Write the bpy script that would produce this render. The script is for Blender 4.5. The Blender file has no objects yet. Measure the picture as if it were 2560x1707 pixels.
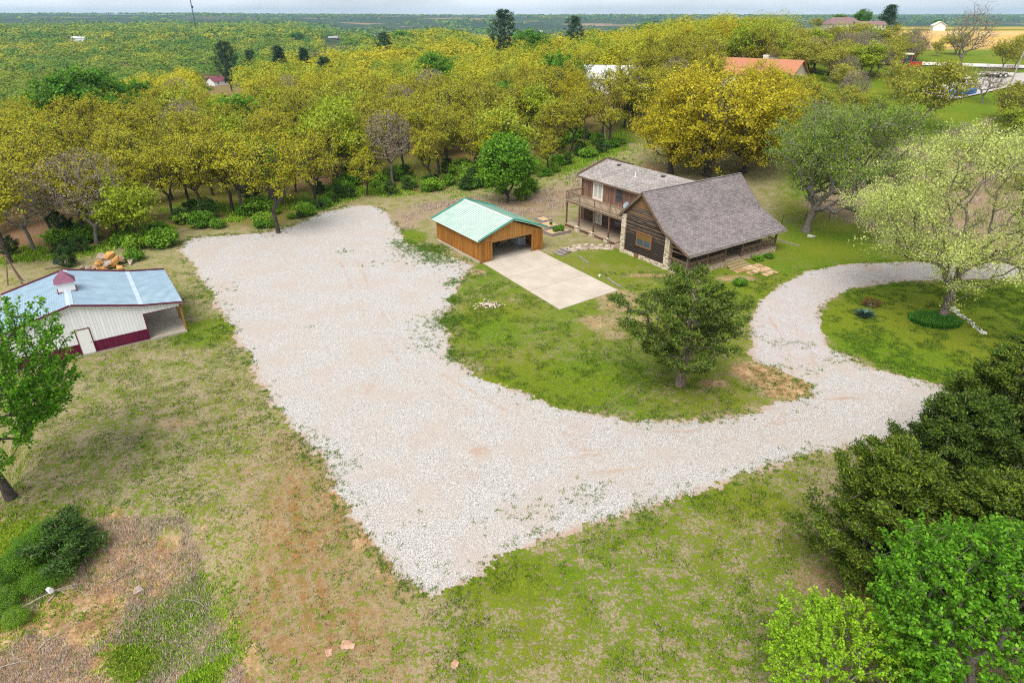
import bpy, math, random
import numpy as np
from mathutils import Vector, Matrix

# ------------------------------------------------------------------ camera, world, sun, exposure
SC = bpy.context.scene
COL = SC.collection
F_PX, CX, CY, CAM_H = 1560.0, 1280.0, 853.5, 24.0
PITCH = math.atan((853.5 - 38.0) / F_PX)
cam_d = bpy.data.cameras.new("camera")
cam = bpy.data.objects.new("camera", cam_d)
COL.objects.link(cam)
cam.location = (0, 0, CAM_H)
cam.rotation_euler = (math.pi / 2 - PITCH, 0, 0)
cam_d.sensor_width = 36.0
cam_d.lens = 36.0 * F_PX / 2560.0
cam_d.clip_start = 0.5
cam_d.clip_end = 40000.0
SC.camera = cam

SUN_EL, SUN_AZ = math.radians(58), math.radians(206)     # azimuth clockwise from +Y: behind the camera, to its left
wd = bpy.data.worlds.new("World")
SC.world = wd
wd.use_nodes = True
wn, wl = wd.node_tree.nodes, wd.node_tree.links
wn.clear()
w_out = wn.new("ShaderNodeOutputWorld")
w_bg = wn.new("ShaderNodeBackground")
w_sky = wn.new("ShaderNodeTexSky")
w_sky.sky_type = 'NISHITA'
w_sky.sun_disc = False
w_sky.sun_elevation = SUN_EL
w_sky.sun_rotation = SUN_AZ
w_sky.dust_density = 2.0
w_cl = wn.new("ShaderNodeMixRGB")                        # thin white overcast over the blue
w_tc = wn.new("ShaderNodeTexCoord")
w_map = wn.new("ShaderNodeMapping")
w_map.inputs['Scale'].default_value = (3, 3, 14)
w_no = wn.new("ShaderNodeTexNoise")
w_no.inputs['Scale'].default_value = 1.6
w_no.inputs['Detail'].default_value = 6
w_rp = wn.new("ShaderNodeValToRGB")
w_rp.color_ramp.elements[0].position = 0.30
w_rp.color_ramp.elements[0].color = (0.60, 0.60, 0.60, 1)
w_rp.color_ramp.elements[1].position = 0.62
w_rp.color_ramp.elements[1].color = (0.90, 0.90, 0.90, 1)
w_cl.inputs[2].default_value = (19.0, 19.8, 20.6, 1)
wl.new(w_tc.outputs['Generated'], w_map.inputs[0])
wl.new(w_map.outputs[0], w_no.inputs['Vector'])
wl.new(w_no.outputs['Fac'], w_rp.inputs[0])
wl.new(w_rp.outputs[0], w_cl.inputs[0])
wl.new(w_sky.outputs[0], w_cl.inputs[1])
wl.new(w_cl.outputs[0], w_bg.inputs[0])
w_bg.inputs[1].default_value = 0.052
wl.new(w_bg.outputs[0], w_out.inputs[0])

sun_d = bpy.data.lights.new("sun", 'SUN')
sun_d.energy = 3.9
sun_d.angle = math.radians(38)
sun_d.color = (1.0, 0.96, 0.90)
sun = bpy.data.objects.new("sun", sun_d)
COL.objects.link(sun)
_s = Vector((math.sin(SUN_AZ) * math.cos(SUN_EL), math.cos(SUN_AZ) * math.cos(SUN_EL), math.sin(SUN_EL)))
sun.rotation_euler = _s.to_track_quat('Z', 'Y').to_euler()
sun.location = (0, 0, 200)

SC.view_settings.view_transform = 'Standard'
SC.view_settings.look = 'None'
SC.view_settings.exposure = 0.22
SC.view_settings.gamma = 1.0
SC.render.engine = 'CYCLES'
SC.cycles.filter_width = 1.1
SC.cycles.use_denoising = False
SC.cycles.max_bounces = 6
SC.cycles.diffuse_bounces = 3
SC.cycles.glossy_bounces = 2
SC.cycles.transmission_bounces = 3
SC.cycles.volume_bounces = 0

# ------------------------------------------------------------------ numbers and terrain
R = np.random.default_rng(7)
S = 2560.0 / 2352.0


def sm(x, a, b):
    t = np.clip((np.asarray(x, float) - a) / (b - a), 0, 1)
    return t * t * (3 - 2 * t)


_lat = np.random.default_rng(3).random((8, 256, 256))


def vnoise(x, y, scale, k=0):
    x = np.asarray(x, float) / scale + 57.3
    y = np.asarray(y, float) / scale + 91.7
    xi, yi = np.floor(x).astype(int), np.floor(y).astype(int)
    fx, fy = x - xi, y - yi
    fx, fy = fx * fx * (3 - 2 * fx), fy * fy * (3 - 2 * fy)
    L = _lat[k]
    g = lambda a, b: L[a % 256, b % 256]
    return (g(xi, yi) * (1 - fx) + g(xi + 1, yi) * fx) * (1 - fy) + (g(xi, yi + 1) * (1 - fx) + g(xi + 1, yi + 1) * fx) * fy


def height(x, y):
    x = np.asarray(x, float)
    y = np.asarray(y, float)
    az = x / np.maximum(y, 30.0)
    d = np.maximum(y, 0.0)
    plat = 17 * (1 - np.exp(-np.maximum(d - 90, 0) ** 1.25 / 160)) * sm(az, -0.25, 0.5)
    y0 = 100 + (az + 0.75) * 380
    left = -15 * sm(d, y0, y0 + 130) * sm(-az, 0.10, 0.35) * (1 - 0.8 * sm(d, 420, 1000))
    yend = 290 + 190 * sm(az, 0.34, 0.45)
    drop = -42 * sm(d, yend, yend + 420) * sm(az, -0.10, 0.06)
    drop += -22 * sm(d, 620, 1300) * (1 - sm(az, -0.10, 0.06)) * sm(az, -0.33, -0.2)
    near = plat + left + drop
    ridge = 9 + 11 * vnoise(x, y, 1700, 1) + 6 * vnoise(x, y, 600, 2) + 5 * sm(-az, 0.25, 0.6)
    far = near + (ridge - near) * sm(d, 1500, 3600)
    # the eroded bank in the near left corner
    e = (x + 13.2) * (-0.80) + (y - 18.0) * (-0.60)
    e2 = sm(-x, 10.5, 16) * sm(-y, -26.5, -21.0)
    bank = -2.2 * e2 * (0.8 + 0.4 * vnoise(x, y, 2.2, 3))
    return np.where(d > 1000, far, near) + np.where(d < 60, bank, 0)


def h1(x, y):
    return float(height(x, y))


_c, _sn = math.cos(PITCH), math.sin(PITCH)


def ray(px, py):
    a, b = (px - CX) / F_PX, -(py - CY) / F_PX
    return a, _c + b * _sn, -_sn + b * _c


def at(px, py, full=False):
    """where the ground lies under a measured point of the photograph (pixels of its 2352 px wide view)"""
    if not full:
        px, py = px * S, py * S
    dx, dy, dz = ray(px, py)
    t, step = 5.0, 0.5
    while t < 9000:
        if CAM_H + dz * t < h1(dx * t, dy * t):
            break
        t += step
        step = max(0.5, t * 0.01)
    lo, hi = t - step, t
    for _ in range(18):
        m = (lo + hi) / 2
        if CAM_H + dz * m < h1(dx * m, dy * m):
            hi = m
        else:
            lo = m
    return (dx * hi, dy * hi, h1(dx * hi, dy * hi))


def tall(p, py):
    """height above its base of a thing standing at p whose top was measured at row py"""
    b = -(py * S - CY) / F_PX
    t = p[1] / (_c + b * _sn)
    return CAM_H + t * (-_sn + b * _c) - p[2]


def top_at(px, py, tall_m):
    """base of a thing tall_m high whose top was measured at (px, py), pixels of the full photograph"""
    dx, dy, dz = ray(px, py)
    t = 20.0
    while t < 9000 and CAM_H + dz * t > h1(dx * t, dy * t) + tall_m:
        t *= 1.004
    return (dx * t, dy * t, h1(dx * t, dy * t))


def to_px(x, y, z):
    f = y * _c - (z - CAM_H) * _sn
    up = y * _sn + (z - CAM_H) * _c
    return (CX + F_PX * x / f) / S, (CY - F_PX * up / f) / S


def sd_poly(px, py, poly):
    """signed distance, positive inside"""
    P = np.asarray(poly, float)
    d = np.full(px.shape, 1e9)
    ins = np.zeros(px.shape, bool)
    for i in range(len(P)):
        a, b = P[i], P[(i + 1) % len(P)]
        ex, ey = b - a
        t = np.clip(((px - a[0]) * ex + (py - a[1]) * ey) / (ex * ex + ey * ey + 1e-12), 0, 1)
        d = np.minimum(d, np.hypot(px - a[0] - t * ex, py - a[1] - t * ey))
        if abs(ey) > 1e-12:
            c = ((a[1] <= py) != (b[1] <= py)) & (px < a[0] + (py - a[1]) / ey * ex)
            ins ^= c
    return np.where(ins, d, -d)


# ------------------------------------------------------------------ objects and meshes
def tag(o, label=None, cat=None, group=None, kind=None):
    if label: o['label'] = label
    if cat: o['category'] = cat
    if group: o['group'] = group
    if kind: o['kind'] = kind
    return o


def thing(name, label, cat, loc=(0, 0, 0), rz=0.0, group=None, scale=None):
    o = bpy.data.objects.new(name, None)
    o.empty_display_size = 0.2
    COL.objects.link(o)
    o.location = loc
    o.rotation_euler = (0, 0, rz)
    if scale is not None:
        o.scale = scale if hasattr(scale, '__len__') else (scale,) * 3
    return tag(o, label, cat, group)


def link(name, me, parent=None, loc=None, rz=None):
    o = bpy.data.objects.new(name, me)
    COL.objects.link(o)
    if parent is not None:
        o.parent = parent
    if loc is not None:
        o.location = loc
    if rz is not None:
        o.rotation_euler = (0, 0, rz)
    return o


def mesh_np(name, verts, quads=None, tris=None, mat=None, smooth=False, attrs=None):
    verts = np.ascontiguousarray(verts, np.float32)
    nq = 0 if quads is None else len(quads)
    nt = 0 if tris is None else len(tris)
    me = bpy.data.meshes.new(name)
    me.vertices.add(len(verts))
    me.vertices.foreach_set('co', verts.ravel())
    me.loops.add(nq * 4 + nt * 3)
    me.polygons.add(nq + nt)
    li = []
    if nq: li.append(np.asarray(quads, np.int32).ravel())
    if nt: li.append(np.asarray(tris, np.int32).ravel())
    me.loops.foreach_set('vertex_index', np.concatenate(li))
    st = np.concatenate([np.arange(nq) * 4, nq * 4 + np.arange(nt) * 3]).astype(np.int32)
    me.polygons.foreach_set('loop_start', st)
    if smooth:
        me.polygons.foreach_set('use_smooth', np.ones(nq + nt, bool))
    for k, a in (attrs or {}).items():
        at_ = me.attributes.new(k, 'FLOAT', 'POINT')
        at_.data.foreach_set('value', np.ascontiguousarray(a, np.float32))
    me.update(calc_edges=True)
    if mat is not None:
        me.materials.append(mat)
    return me


class MB:
    """collects simple solids into one mesh"""
    def __init__(self):
        self.v, self.f = [], []

    def add(self, vs, fs):
        n = len(self.v)
        self.v += [tuple(p) for p in vs]
        self.f += [tuple(i + n for i in q) for q in fs]
        return self

    def box(self, x0, y0, z0, x1, y1, z1):
        x0, x1 = min(x0, x1), max(x0, x1); y0, y1 = min(y0, y1), max(y0, y1); z0, z1 = min(z0, z1), max(z0, z1)
        return self.add([(x0, y0, z0), (x1, y0, z0), (x1, y1, z0), (x0, y1, z0), (x0, y0, z1), (x1, y0, z1), (x1, y1, z1), (x0, y1, z1)],
                        [(0, 3, 2, 1), (4, 5, 6, 7), (0, 1, 5, 4), (1, 2, 6, 5), (2, 3, 7, 6), (3, 0, 4, 7)])

    def slab(self, pts, t):
        """polygon in space, thickened by t against its normal"""
        P = [Vector(p) for p in pts]
        n = Vector((0, 0, 0))
        for i in range(len(P)):
            n += (P[i] - P[0]).cross(P[(i + 1) % len(P)] - P[0])
        n.normalize()
        k = len(P)
        vs = P + [p - n * t for p in P]
        fs = [tuple(range(k)), tuple(range(2 * k - 1, k - 1, -1))] + [(i, i + k, (i + 1) % k + k, (i + 1) % k) for i in range(k)]
        return self.add(vs, fs)

    def tube(self, p, q, r, r2=None, n=6, cap=True):
        p, q = Vector(p), Vector(q)
        r2 = r if r2 is None else r2
        d = (q - p).normalized()
        a = d.cross(Vector((0, 0, 1)) if abs(d.z) < 0.9 else Vector((1, 0, 0))).normalized()
        b = d.cross(a)
        vs = [p + (a * math.cos(6.2832 * i / n) + b * math.sin(6.2832 * i / n)) * r for i in range(n)]
        vs += [q + (a * math.cos(6.2832 * i / n) + b * math.sin(6.2832 * i / n)) * r2 for i in range(n)]
        fs = [(i, (i + 1) % n, (i + 1) % n + n, i + n) for i in range(n)]
        if cap: fs += [tuple(range(n - 1, -1, -1)), tuple(range(n, 2 * n))]
        return self.add(vs, fs)

    def bar(self, p, q, w, h):
        """a beam of w x h from p to q, h upward"""
        p, q = Vector(p), Vector(q)
        d = (q - p).normalized()
        s = d.cross(Vector((0, 0, 1)))
        if s.length < 1e-4: s = Vector((1, 0, 0))
        s.normalize()
        u = s.cross(d)
        s, u = s * w / 2, u * h / 2
        vs = [p - s - u, p + s - u, p + s + u, p - s + u, q - s - u, q + s - u, q + s + u, q - s + u]
        return self.add(vs, [(0, 1, 2, 3), (7, 6, 5, 4), (0, 4, 5, 1), (1, 5, 6, 2), (2, 6, 7, 3), (3, 7, 4, 0)])

    def mesh(self, name, mat):
        me = bpy.data.meshes.new(name)
        me.from_pydata([tuple(p) for p in self.v], [], self.f)
        me.update()
        import bmesh
        bm = bmesh.new(); bm.from_mesh(me)
        bmesh.ops.recalc_face_normals(bm, faces=bm.faces)
        bm.to_mesh(me); bm.free()
        if mat is not None: me.materials.append(mat)
        return me

    def build(self, name, mat, parent=None, loc=None, rz=None):
        return link(name, self.mesh(name, mat), parent, loc, rz)


# ------------------------------------------------------------------ materials
class NT:
    """short hand for node trees"""
    def __init__(self, name):
        self.m = bpy.data.materials.new(name)
        self.m.use_nodes = True
        self.t = self.m.node_tree
        self.t.nodes.clear()
        self.out = self.t.nodes.new('ShaderNodeOutputMaterial')

    def n(self, typ, **kw):
        nd = self.t.nodes.new('ShaderNode' + typ)
        for k, v in kw.items():
            setattr(nd, k, v)
        return nd

    def put(self, sock, val):
        if isinstance(val, bpy.types.NodeSocket):
            self.t.links.new(val, sock)
        elif val is not None:
            if hasattr(val, '__len__') and len(val) == 3 and sock.type == 'RGBA':
                val = (*val, 1)
            sock.default_value = val

    def math(self, op, a, b=None, c=None, clamp=False):
        nd = self.n('Math', operation=op, use_clamp=clamp)
        self.put(nd.inputs[0], a); self.put(nd.inputs[1], b)
        if c is not None: self.put(nd.inputs[2], c)
        return nd.outputs[0]

    def mix(self, f, a, b, mode='MIX'):
        nd = self.n('MixRGB', blend_type=mode)
        self.put(nd.inputs[0], f); self.put(nd.inputs[1], a); self.put(nd.inputs[2], b)
        return nd.outputs[0]

    def ramp(self, f, stops, mode='LINEAR'):
        nd = self.n('ValToRGB')
        cr = nd.color_ramp
        cr.interpolation = mode
        while len(cr.elements) < len(stops): cr.elements.new(0.5)
        for e, (p, c) in zip(cr.elements, stops):
            e.position = p
            e.color = (*c, 1) if hasattr(c, '__len__') else (c, c, c, 1)
        self.put(nd.inputs[0], f)
        return nd.outputs[0]

    def obj(self):
        return self.n('TexCoord').outputs['Object']

    def pos(self):
        return self.n('NewGeometry').outputs['Position']

    def noise(self, v, scale, detail=3, rough=0.55, sx=None):
        if sx is not None:
            mp = self.n('Mapping'); mp.inputs['Scale'].default_value = sx
            self.put(mp.inputs[0], v); v = mp.outputs[0]
        nd = self.n('TexNoise')
        self.put(nd.inputs['Vector'], v)
        nd.inputs['Scale'].default_value = scale
        nd.inputs['Detail'].default_value = detail
        nd.inputs['Roughness'].default_value = rough
        return nd.outputs['Fac']

    def voro(self, v, scale, feature='F1', out='Distance', rnd=1.0):
        nd = self.n('TexVoronoi', feature=feature)
        self.put(nd.inputs['Vector'], v)
        nd.inputs['Scale'].default_value = scale
        nd.inputs['Randomness'].default_value = rnd
        return nd.outputs[out]

    def attr(self, name):
        return self.n('Attribute', attribute_name=name).outputs['Fac']

    def sep(self, v):
        nd = self.n('SeparateXYZ'); self.put(nd.inputs[0], v)
        return nd.outputs

    def comb(self, x, y, z):
        nd = self.n('CombineXYZ')
        for s_, v in zip(nd.inputs, (x, y, z)): self.put(s_, v)
        return nd.outputs[0]

    def bump(self, hgt, strength=0.4, dist=0.03):
        nd = self.n('Bump')
        nd.inputs['Strength'].default_value = strength
        nd.inputs['Distance'].default_value = dist
        self.put(nd.inputs['Height'], hgt)
        return nd.outputs[0]

    def done(self, col, rough=0.85, spec=0.3, metal=0.0, normal=None, transl=0.0):
        b = self.n('BsdfPrincipled')
        self.put(b.inputs['Base Color'], col)
        self.put(b.inputs['Roughness'], rough)
        self.put(b.inputs['Specular IOR Level'], spec)
        self.put(b.inputs['Metallic'], metal)
        if normal is not None: self.put(b.inputs['Normal'], normal)
        sh = b.outputs[0]
        if transl:
            tr = self.n('BsdfTranslucent'); self.put(tr.inputs[0], col)
            mx = self.n('MixShader'); mx.inputs[0].default_value = transl
            self.t.links.new(sh, mx.inputs[1]); self.t.links.new(tr.outputs[0], mx.inputs[2])
            sh = mx.outputs[0]
        self.t.links.new(sh, self.out.inputs[0])
        return self.m


def plain(name, col, rough=0.7, spec=0.3, metal=0.0, var=0.25, scale=3.0):
    t = NT(name)
    n = t.noise(t.obj(), scale, 4)
    c = t.mix(n, tuple(x * (1 - var) for x in col), tuple(min(1, x * (1 + var)) for x in col))
    return t.done(c, rough, spec, metal)


def leaf_mat(name, stops, transl=0.35, obj_w=0.5, tint=False, rough=0.6, var=0.55):
    """foliage: hue picked per tree and per leaf from the stops"""
    t = NT(name)
    isl = t.n('NewGeometry').outputs['Random Per Island']
    who = t.attr('tint') if tint else t.n('ObjectInfo').outputs['Random']
    f = t.math('ADD', t.math('MULTIPLY', who, obj_w), t.math('MULTIPLY', isl, 1 - obj_w))
    c = t.ramp(f, stops)
    wnz = t.n('TexWhiteNoise', noise_dimensions='1D'); t.put(wnz.inputs['W'], t.math('MULTIPLY', isl, 917.0))
    v = t.math('MULTIPLY_ADD', wnz.outputs[0], var, 1.0 - var * .5)
    c = t.mix(1.0, c, t.comb(v, v, v), 'MULTIPLY')
    return t.done(c, rough, 0.25, transl=transl)


def bark_mat(name, a, b):
    t = NT(name)
    o = t.obj()
    n = t.noise(o, 5, 4, sx=(2.5, 2.5, 0.6))
    c = t.ramp(n, [(0.3, a), (0.7, b)])
    return t.done(c, 0.9, 0.15, normal=t.bump(n, 0.6, 0.05))
# ------------------------------------------------------------------ ground, gravel, concrete
def W(pts, full=False):
    return [at(x, y, full)[:2] for x, y in pts]


LOT = W([(410, 578), (418, 560), (440, 546), (500, 541), (560, 537), (620, 533), (665, 520), (700, 506), (738, 488), (800, 474), (850, 471), (884, 480),
         (898, 500), (922, 528), (932, 556), (960, 566), (1002, 580), (1050, 592), (1092, 612), (1062, 640), (1046, 690), (1018, 735), (1040, 775), (1036, 810), (1066, 838),
         (1106, 864), (1170, 890), (1230, 910), (1300, 936), (1370, 952), (1450, 960), (1550, 965), (1640, 962), (1720, 944), (1780, 920),
         (1862, 908), (1858, 886), (1800, 862), (1740, 836), (1716, 806), (1738, 790), (1900, 790), (1925, 806), (1985, 838), (2060, 858), (2130, 876), (2240, 900), (2352, 918), (2500, 935),
         (2500, 985), (2352, 1000), (2150, 1010), (2000, 1024), (1840, 1052), (1700, 1100), (1580, 1140), (1470, 1175), (1330, 1218), (1240, 1246),
         (1150, 1292), (1060, 1352), (988, 1384), (955, 1362), (905, 1322), (866, 1272), (838, 1238), (806, 1200), (762, 1132), (742, 1060), (690, 1006),
         (634, 950), (590, 872), (545, 782), (500, 712), (462, 650), (440, 612)])
DRIVE = W([(1850, 850), (1760, 832), (1728, 800), (1722, 770), (1722, 730), (1742, 690), (1790, 652), (1850, 622), (1950, 605), (2100, 600), (2250, 603), (2352, 607), (2600, 612),
           (2600, 650), (2352, 642), (2200, 642), (2050, 650), (1965, 664), (1912, 688), (1886, 712), (1890, 745), (1902, 792), (1935, 822)])
ISLAND = W([(1886, 712), (1912, 688), (1965, 664), (2050, 650), (2200, 642), (2352, 642), (2500, 648), (2500, 935), (2352, 918), (2130, 874), (1985, 838), (1902, 792)])
LAWN = W([(1092, 612), (1050, 640), (1046, 690), (1018, 735), (1040, 790), (1066, 838), (1170, 890), (1300, 936), (1450, 960), (1640, 962), (1780, 920), (1740, 836),
          (1722, 730), (1790, 652), (1560, 620), (1420, 560)])
RIGHTLAWN = W([(1560, 640), (1790, 560), (1850, 540), (2000, 500), (2150, 560), (2352, 560), (2352, 607), (2100, 600), (1850, 622), (1740, 690), (1640, 690)])
LEFTLAWN = W([(0, 900), (430, 600), (545, 782), (634, 950), (690, 1010), (640, 1100), (560, 1250), (300, 1180), (0, 1260)])
BROWN = W([(660, 1010), (742, 1060), (838, 1238), (955, 1362), (930, 1568), (560, 1568), (540, 1300), (600, 1100)])
FRONT = W([(990, 1390), (1240, 1250), (1840, 1050), (1950, 1200), (2000, 1568), (900, 1568)])
DRYBACK = W([(890, 500), (960, 470), (1080, 455), (1280, 425), (1360, 375), (1450, 360), (1420, 400), (1300, 470), (1260, 500), (1000, 492), (930, 530)])
BANK = W([(-100, 1420), (40, 1400), (150, 1270), (250, 1195), (400, 1190), (440, 1280), (470, 1420), (540, 1568), (540, 1700), (-100, 1700)])
WOODEDGE = W([(-400, 610), (0, 605), (150, 590), (300, 560), (405, 530), (520, 520), (640, 525), (720, 485), (800, 455), (900, 450), (1080, 430), (1280, 400), (1380, 360), (1450, 330)])

# one sheet, fine in the yard and coarse towards the horizon
gx = np.concatenate([-np.geomspace(90, 14000, 60)[::-1], np.arange(-89.5, 110, 0.5), np.geomspace(110, 14000, 60)])
gy = np.concatenate([np.array([-1500, -500, -200, -80, -30, -10]), np.arange(0, 112, 0.5), np.geomspace(112, 16000, 150)])
GX, GY = np.meshgrid(gx, gy)
gX, gY = GX.ravel(), GY.ravel()
GZ = height(gX, gY)
nx, ny = len(gx), len(gy)
idx = np.arange(nx * ny).reshape(ny, nx)
gq = np.stack([idx[:-1, :-1], idx[:-1, 1:], idx[1:, 1:], idx[1:, :-1]], -1).reshape(-1, 4)
wob = (vnoise(gX, gY, 2.6, 0) - 0.5) * 2.4 + (vnoise(gX, gY, 0.9, 1) - 0.5) * 1.2
lush = np.full(gX.shape, 0.40)
dry = np.zeros(gX.shape); brown = dry.copy(); sand = dry.copy(); litter = dry.copy(); field = dry.copy()


def zone(arr, poly, val, soft=1.5, mode='lerp'):
    w = sm(sd_poly(gX, gY, poly) + wob, -soft, soft)
    arr[:] = arr + (val - arr) * w


far_w = sm(gY, 66, 100)
# the floor of the wood: behind the wood's edge
wx = np.array([p[0] for p in WOODEDGE]); wy = np.array([p[1] for p in WOODEDGE])
edge_y = np.interp(gX, wx, wy)
litter[:] = sm(gY - edge_y + wob * 1.2, -2, 4)
lush[:] = np.where(litter > 0.4, 0.46 + 0.4 * (vnoise(gX, gY, 14, 2) - 0.5), lush)
az_ = gX / np.maximum(gY, 30)
rightside = sm(az_, 0.41, 0.46) * (gY > 60)
litter *= 1 - 0.85 * rightside
lush += rightside * 0.25
zone(lush, LEFTLAWN, 0.47, 2)
zone(dry, LEFTLAWN, 0.45, 2)
zone(lush, LAWN, 0.63, 1)
zone(lush, RIGHTLAWN, 0.72, 1)
zone(lush, ISLAND, 0.84, 1)
zone(lush, FRONT, 0.56, 2)
zone(dry, FRONT, 0.50, 2)
zone(brown, BROWN, 0.95, 2.5)
zone(lush, BROWN, 0.33, 2.5)
zone(dry, DRYBACK, 0.9, 1.5)
zone(lush, DRYBACK, 0.30, 1.5)
zone(litter, DRYBACK, 0.42, 1.5)
SCRUB = W([(1830, 470), (1990, 380), (2060, 330), (2200, 290), (2352, 260), (2700, 260), (2700, 600), (2352, 596), (2110, 590), (2060, 560), (1980, 520)])
zone(lush, SCRUB, 0.34, 2.5)
zone(litter, SCRUB, 0.55, 2.5)
zone(dry, SCRUB, 0.8, 2.5)
zone(sand, BANK, 0.62, 1.2)
zone(lush, BANK, 0.40, 1.2)


def blob(arr, px, py, rx, ry, val):
    c = at(px, py)
    w = sm(1.25 - np.hypot((gX - c[0]) / rx, (gY - c[1]) / ry) + wob * 0.12, 0, 0.6)
    arr[:] = arr + (val - arr) * w


for px, py, rx, ry, v in [(1750, 860, 2.6, 2.2, .9), (1840, 900, 3.2, 1.8, 1.), (1420, 690, 2.4, 2.8, .6), (1390, 740, 2.2, 1.8, .6), (1640, 880, 1.3, .7, .9), (1500, 633, 2.2, .6, .8),
                       (1690, 640, 2.5, .9, .7), (1740, 560, 1, 1, .3), (760, 1140, 1.0, 1.6, .8), (830, 1230, 1.0, 1.4, .9), (900, 1310, 1.0, 1.2, .8), (700, 1030, .8, 1.2, .6), (1160, 690, 1.2, .8, .5),
                       (400, 970, 1.6, .8, .6), (480, 590, 1.3, 3, .4), (465, 1500, 1.0, 1.5, .8), (1480, 395, 6, 4, .7), (1250, 470, 5, 1.2, .6), (1280, 445, 4, 1.0, .7), (1445, 735, 2.6, 1.0, .5), (1410, 770, 1.4, .8, .5), (1060, 760, .8, 1.4, .4), (1090, 625, 1.2, .8, .7), (445, 1290, .5, 2.4, .7), (560, 690, .8, 1, .2)]:
    blob(sand, px, py, rx, ry, v * 0.55)
    blob(lush, px, py, rx, ry, 0.34)
    blob(brown, px, py, rx, ry, 0.6 * v)
for px, py, rx, ry, v in [(1300, 880, 6, 3.5, .82), (1120, 740, 3, 5, .78), (1100, 680, 3, 3, .6), (1520, 900, 4, 1.6, .62), (1900, 560, 5, 5, .9), (1450, 590, 4, 3, .75), (540, 640, 2, 5, .72), (480, 760, 3, 3, .75),
                       (60, 1250, 4, 1.2, .85), (380, 1450, 1.8, 2.6, 1.1), (470, 1540, 1.2, 1.6, 1.0), (930, 545, 3, 3, .75), (1180, 1330, 3, 1.4, .75), (1700, 1150, 3, 1.5, .7), (2250, 1200, 8, 6, .3)]:
    blob(lush, px, py, rx, ry, v)
blob(brown, 2010, 1380, 4, 3, .7); blob(lush, 2010, 1380, 4, 3, .36)
# far: wheat fields on the plateau to the right and patches beyond
field = sm(az_, 0.36, 0.40) * sm(gY, 196, 206) * (1 - sm(gY, 345, 362))
field = np.maximum(field, sm(az_, 0.48, 0.52) * sm(gY, 380, 392) * (1 - sm(gY, 440, 470)) * 0.6)
lush = np.where((az_ > 0.43) & (gY > 110) & (gY < 196), 0.85, lush)
litter = np.where((az_ > 0.43) & (gY > 105), litter * 0.15, litter)
farw = sm(gY, 500, 900)
GROUND_A = dict(lush=lush, dry=dry, brown=brown, sand=sand, litter=litter, field=field, far=farw)


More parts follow.
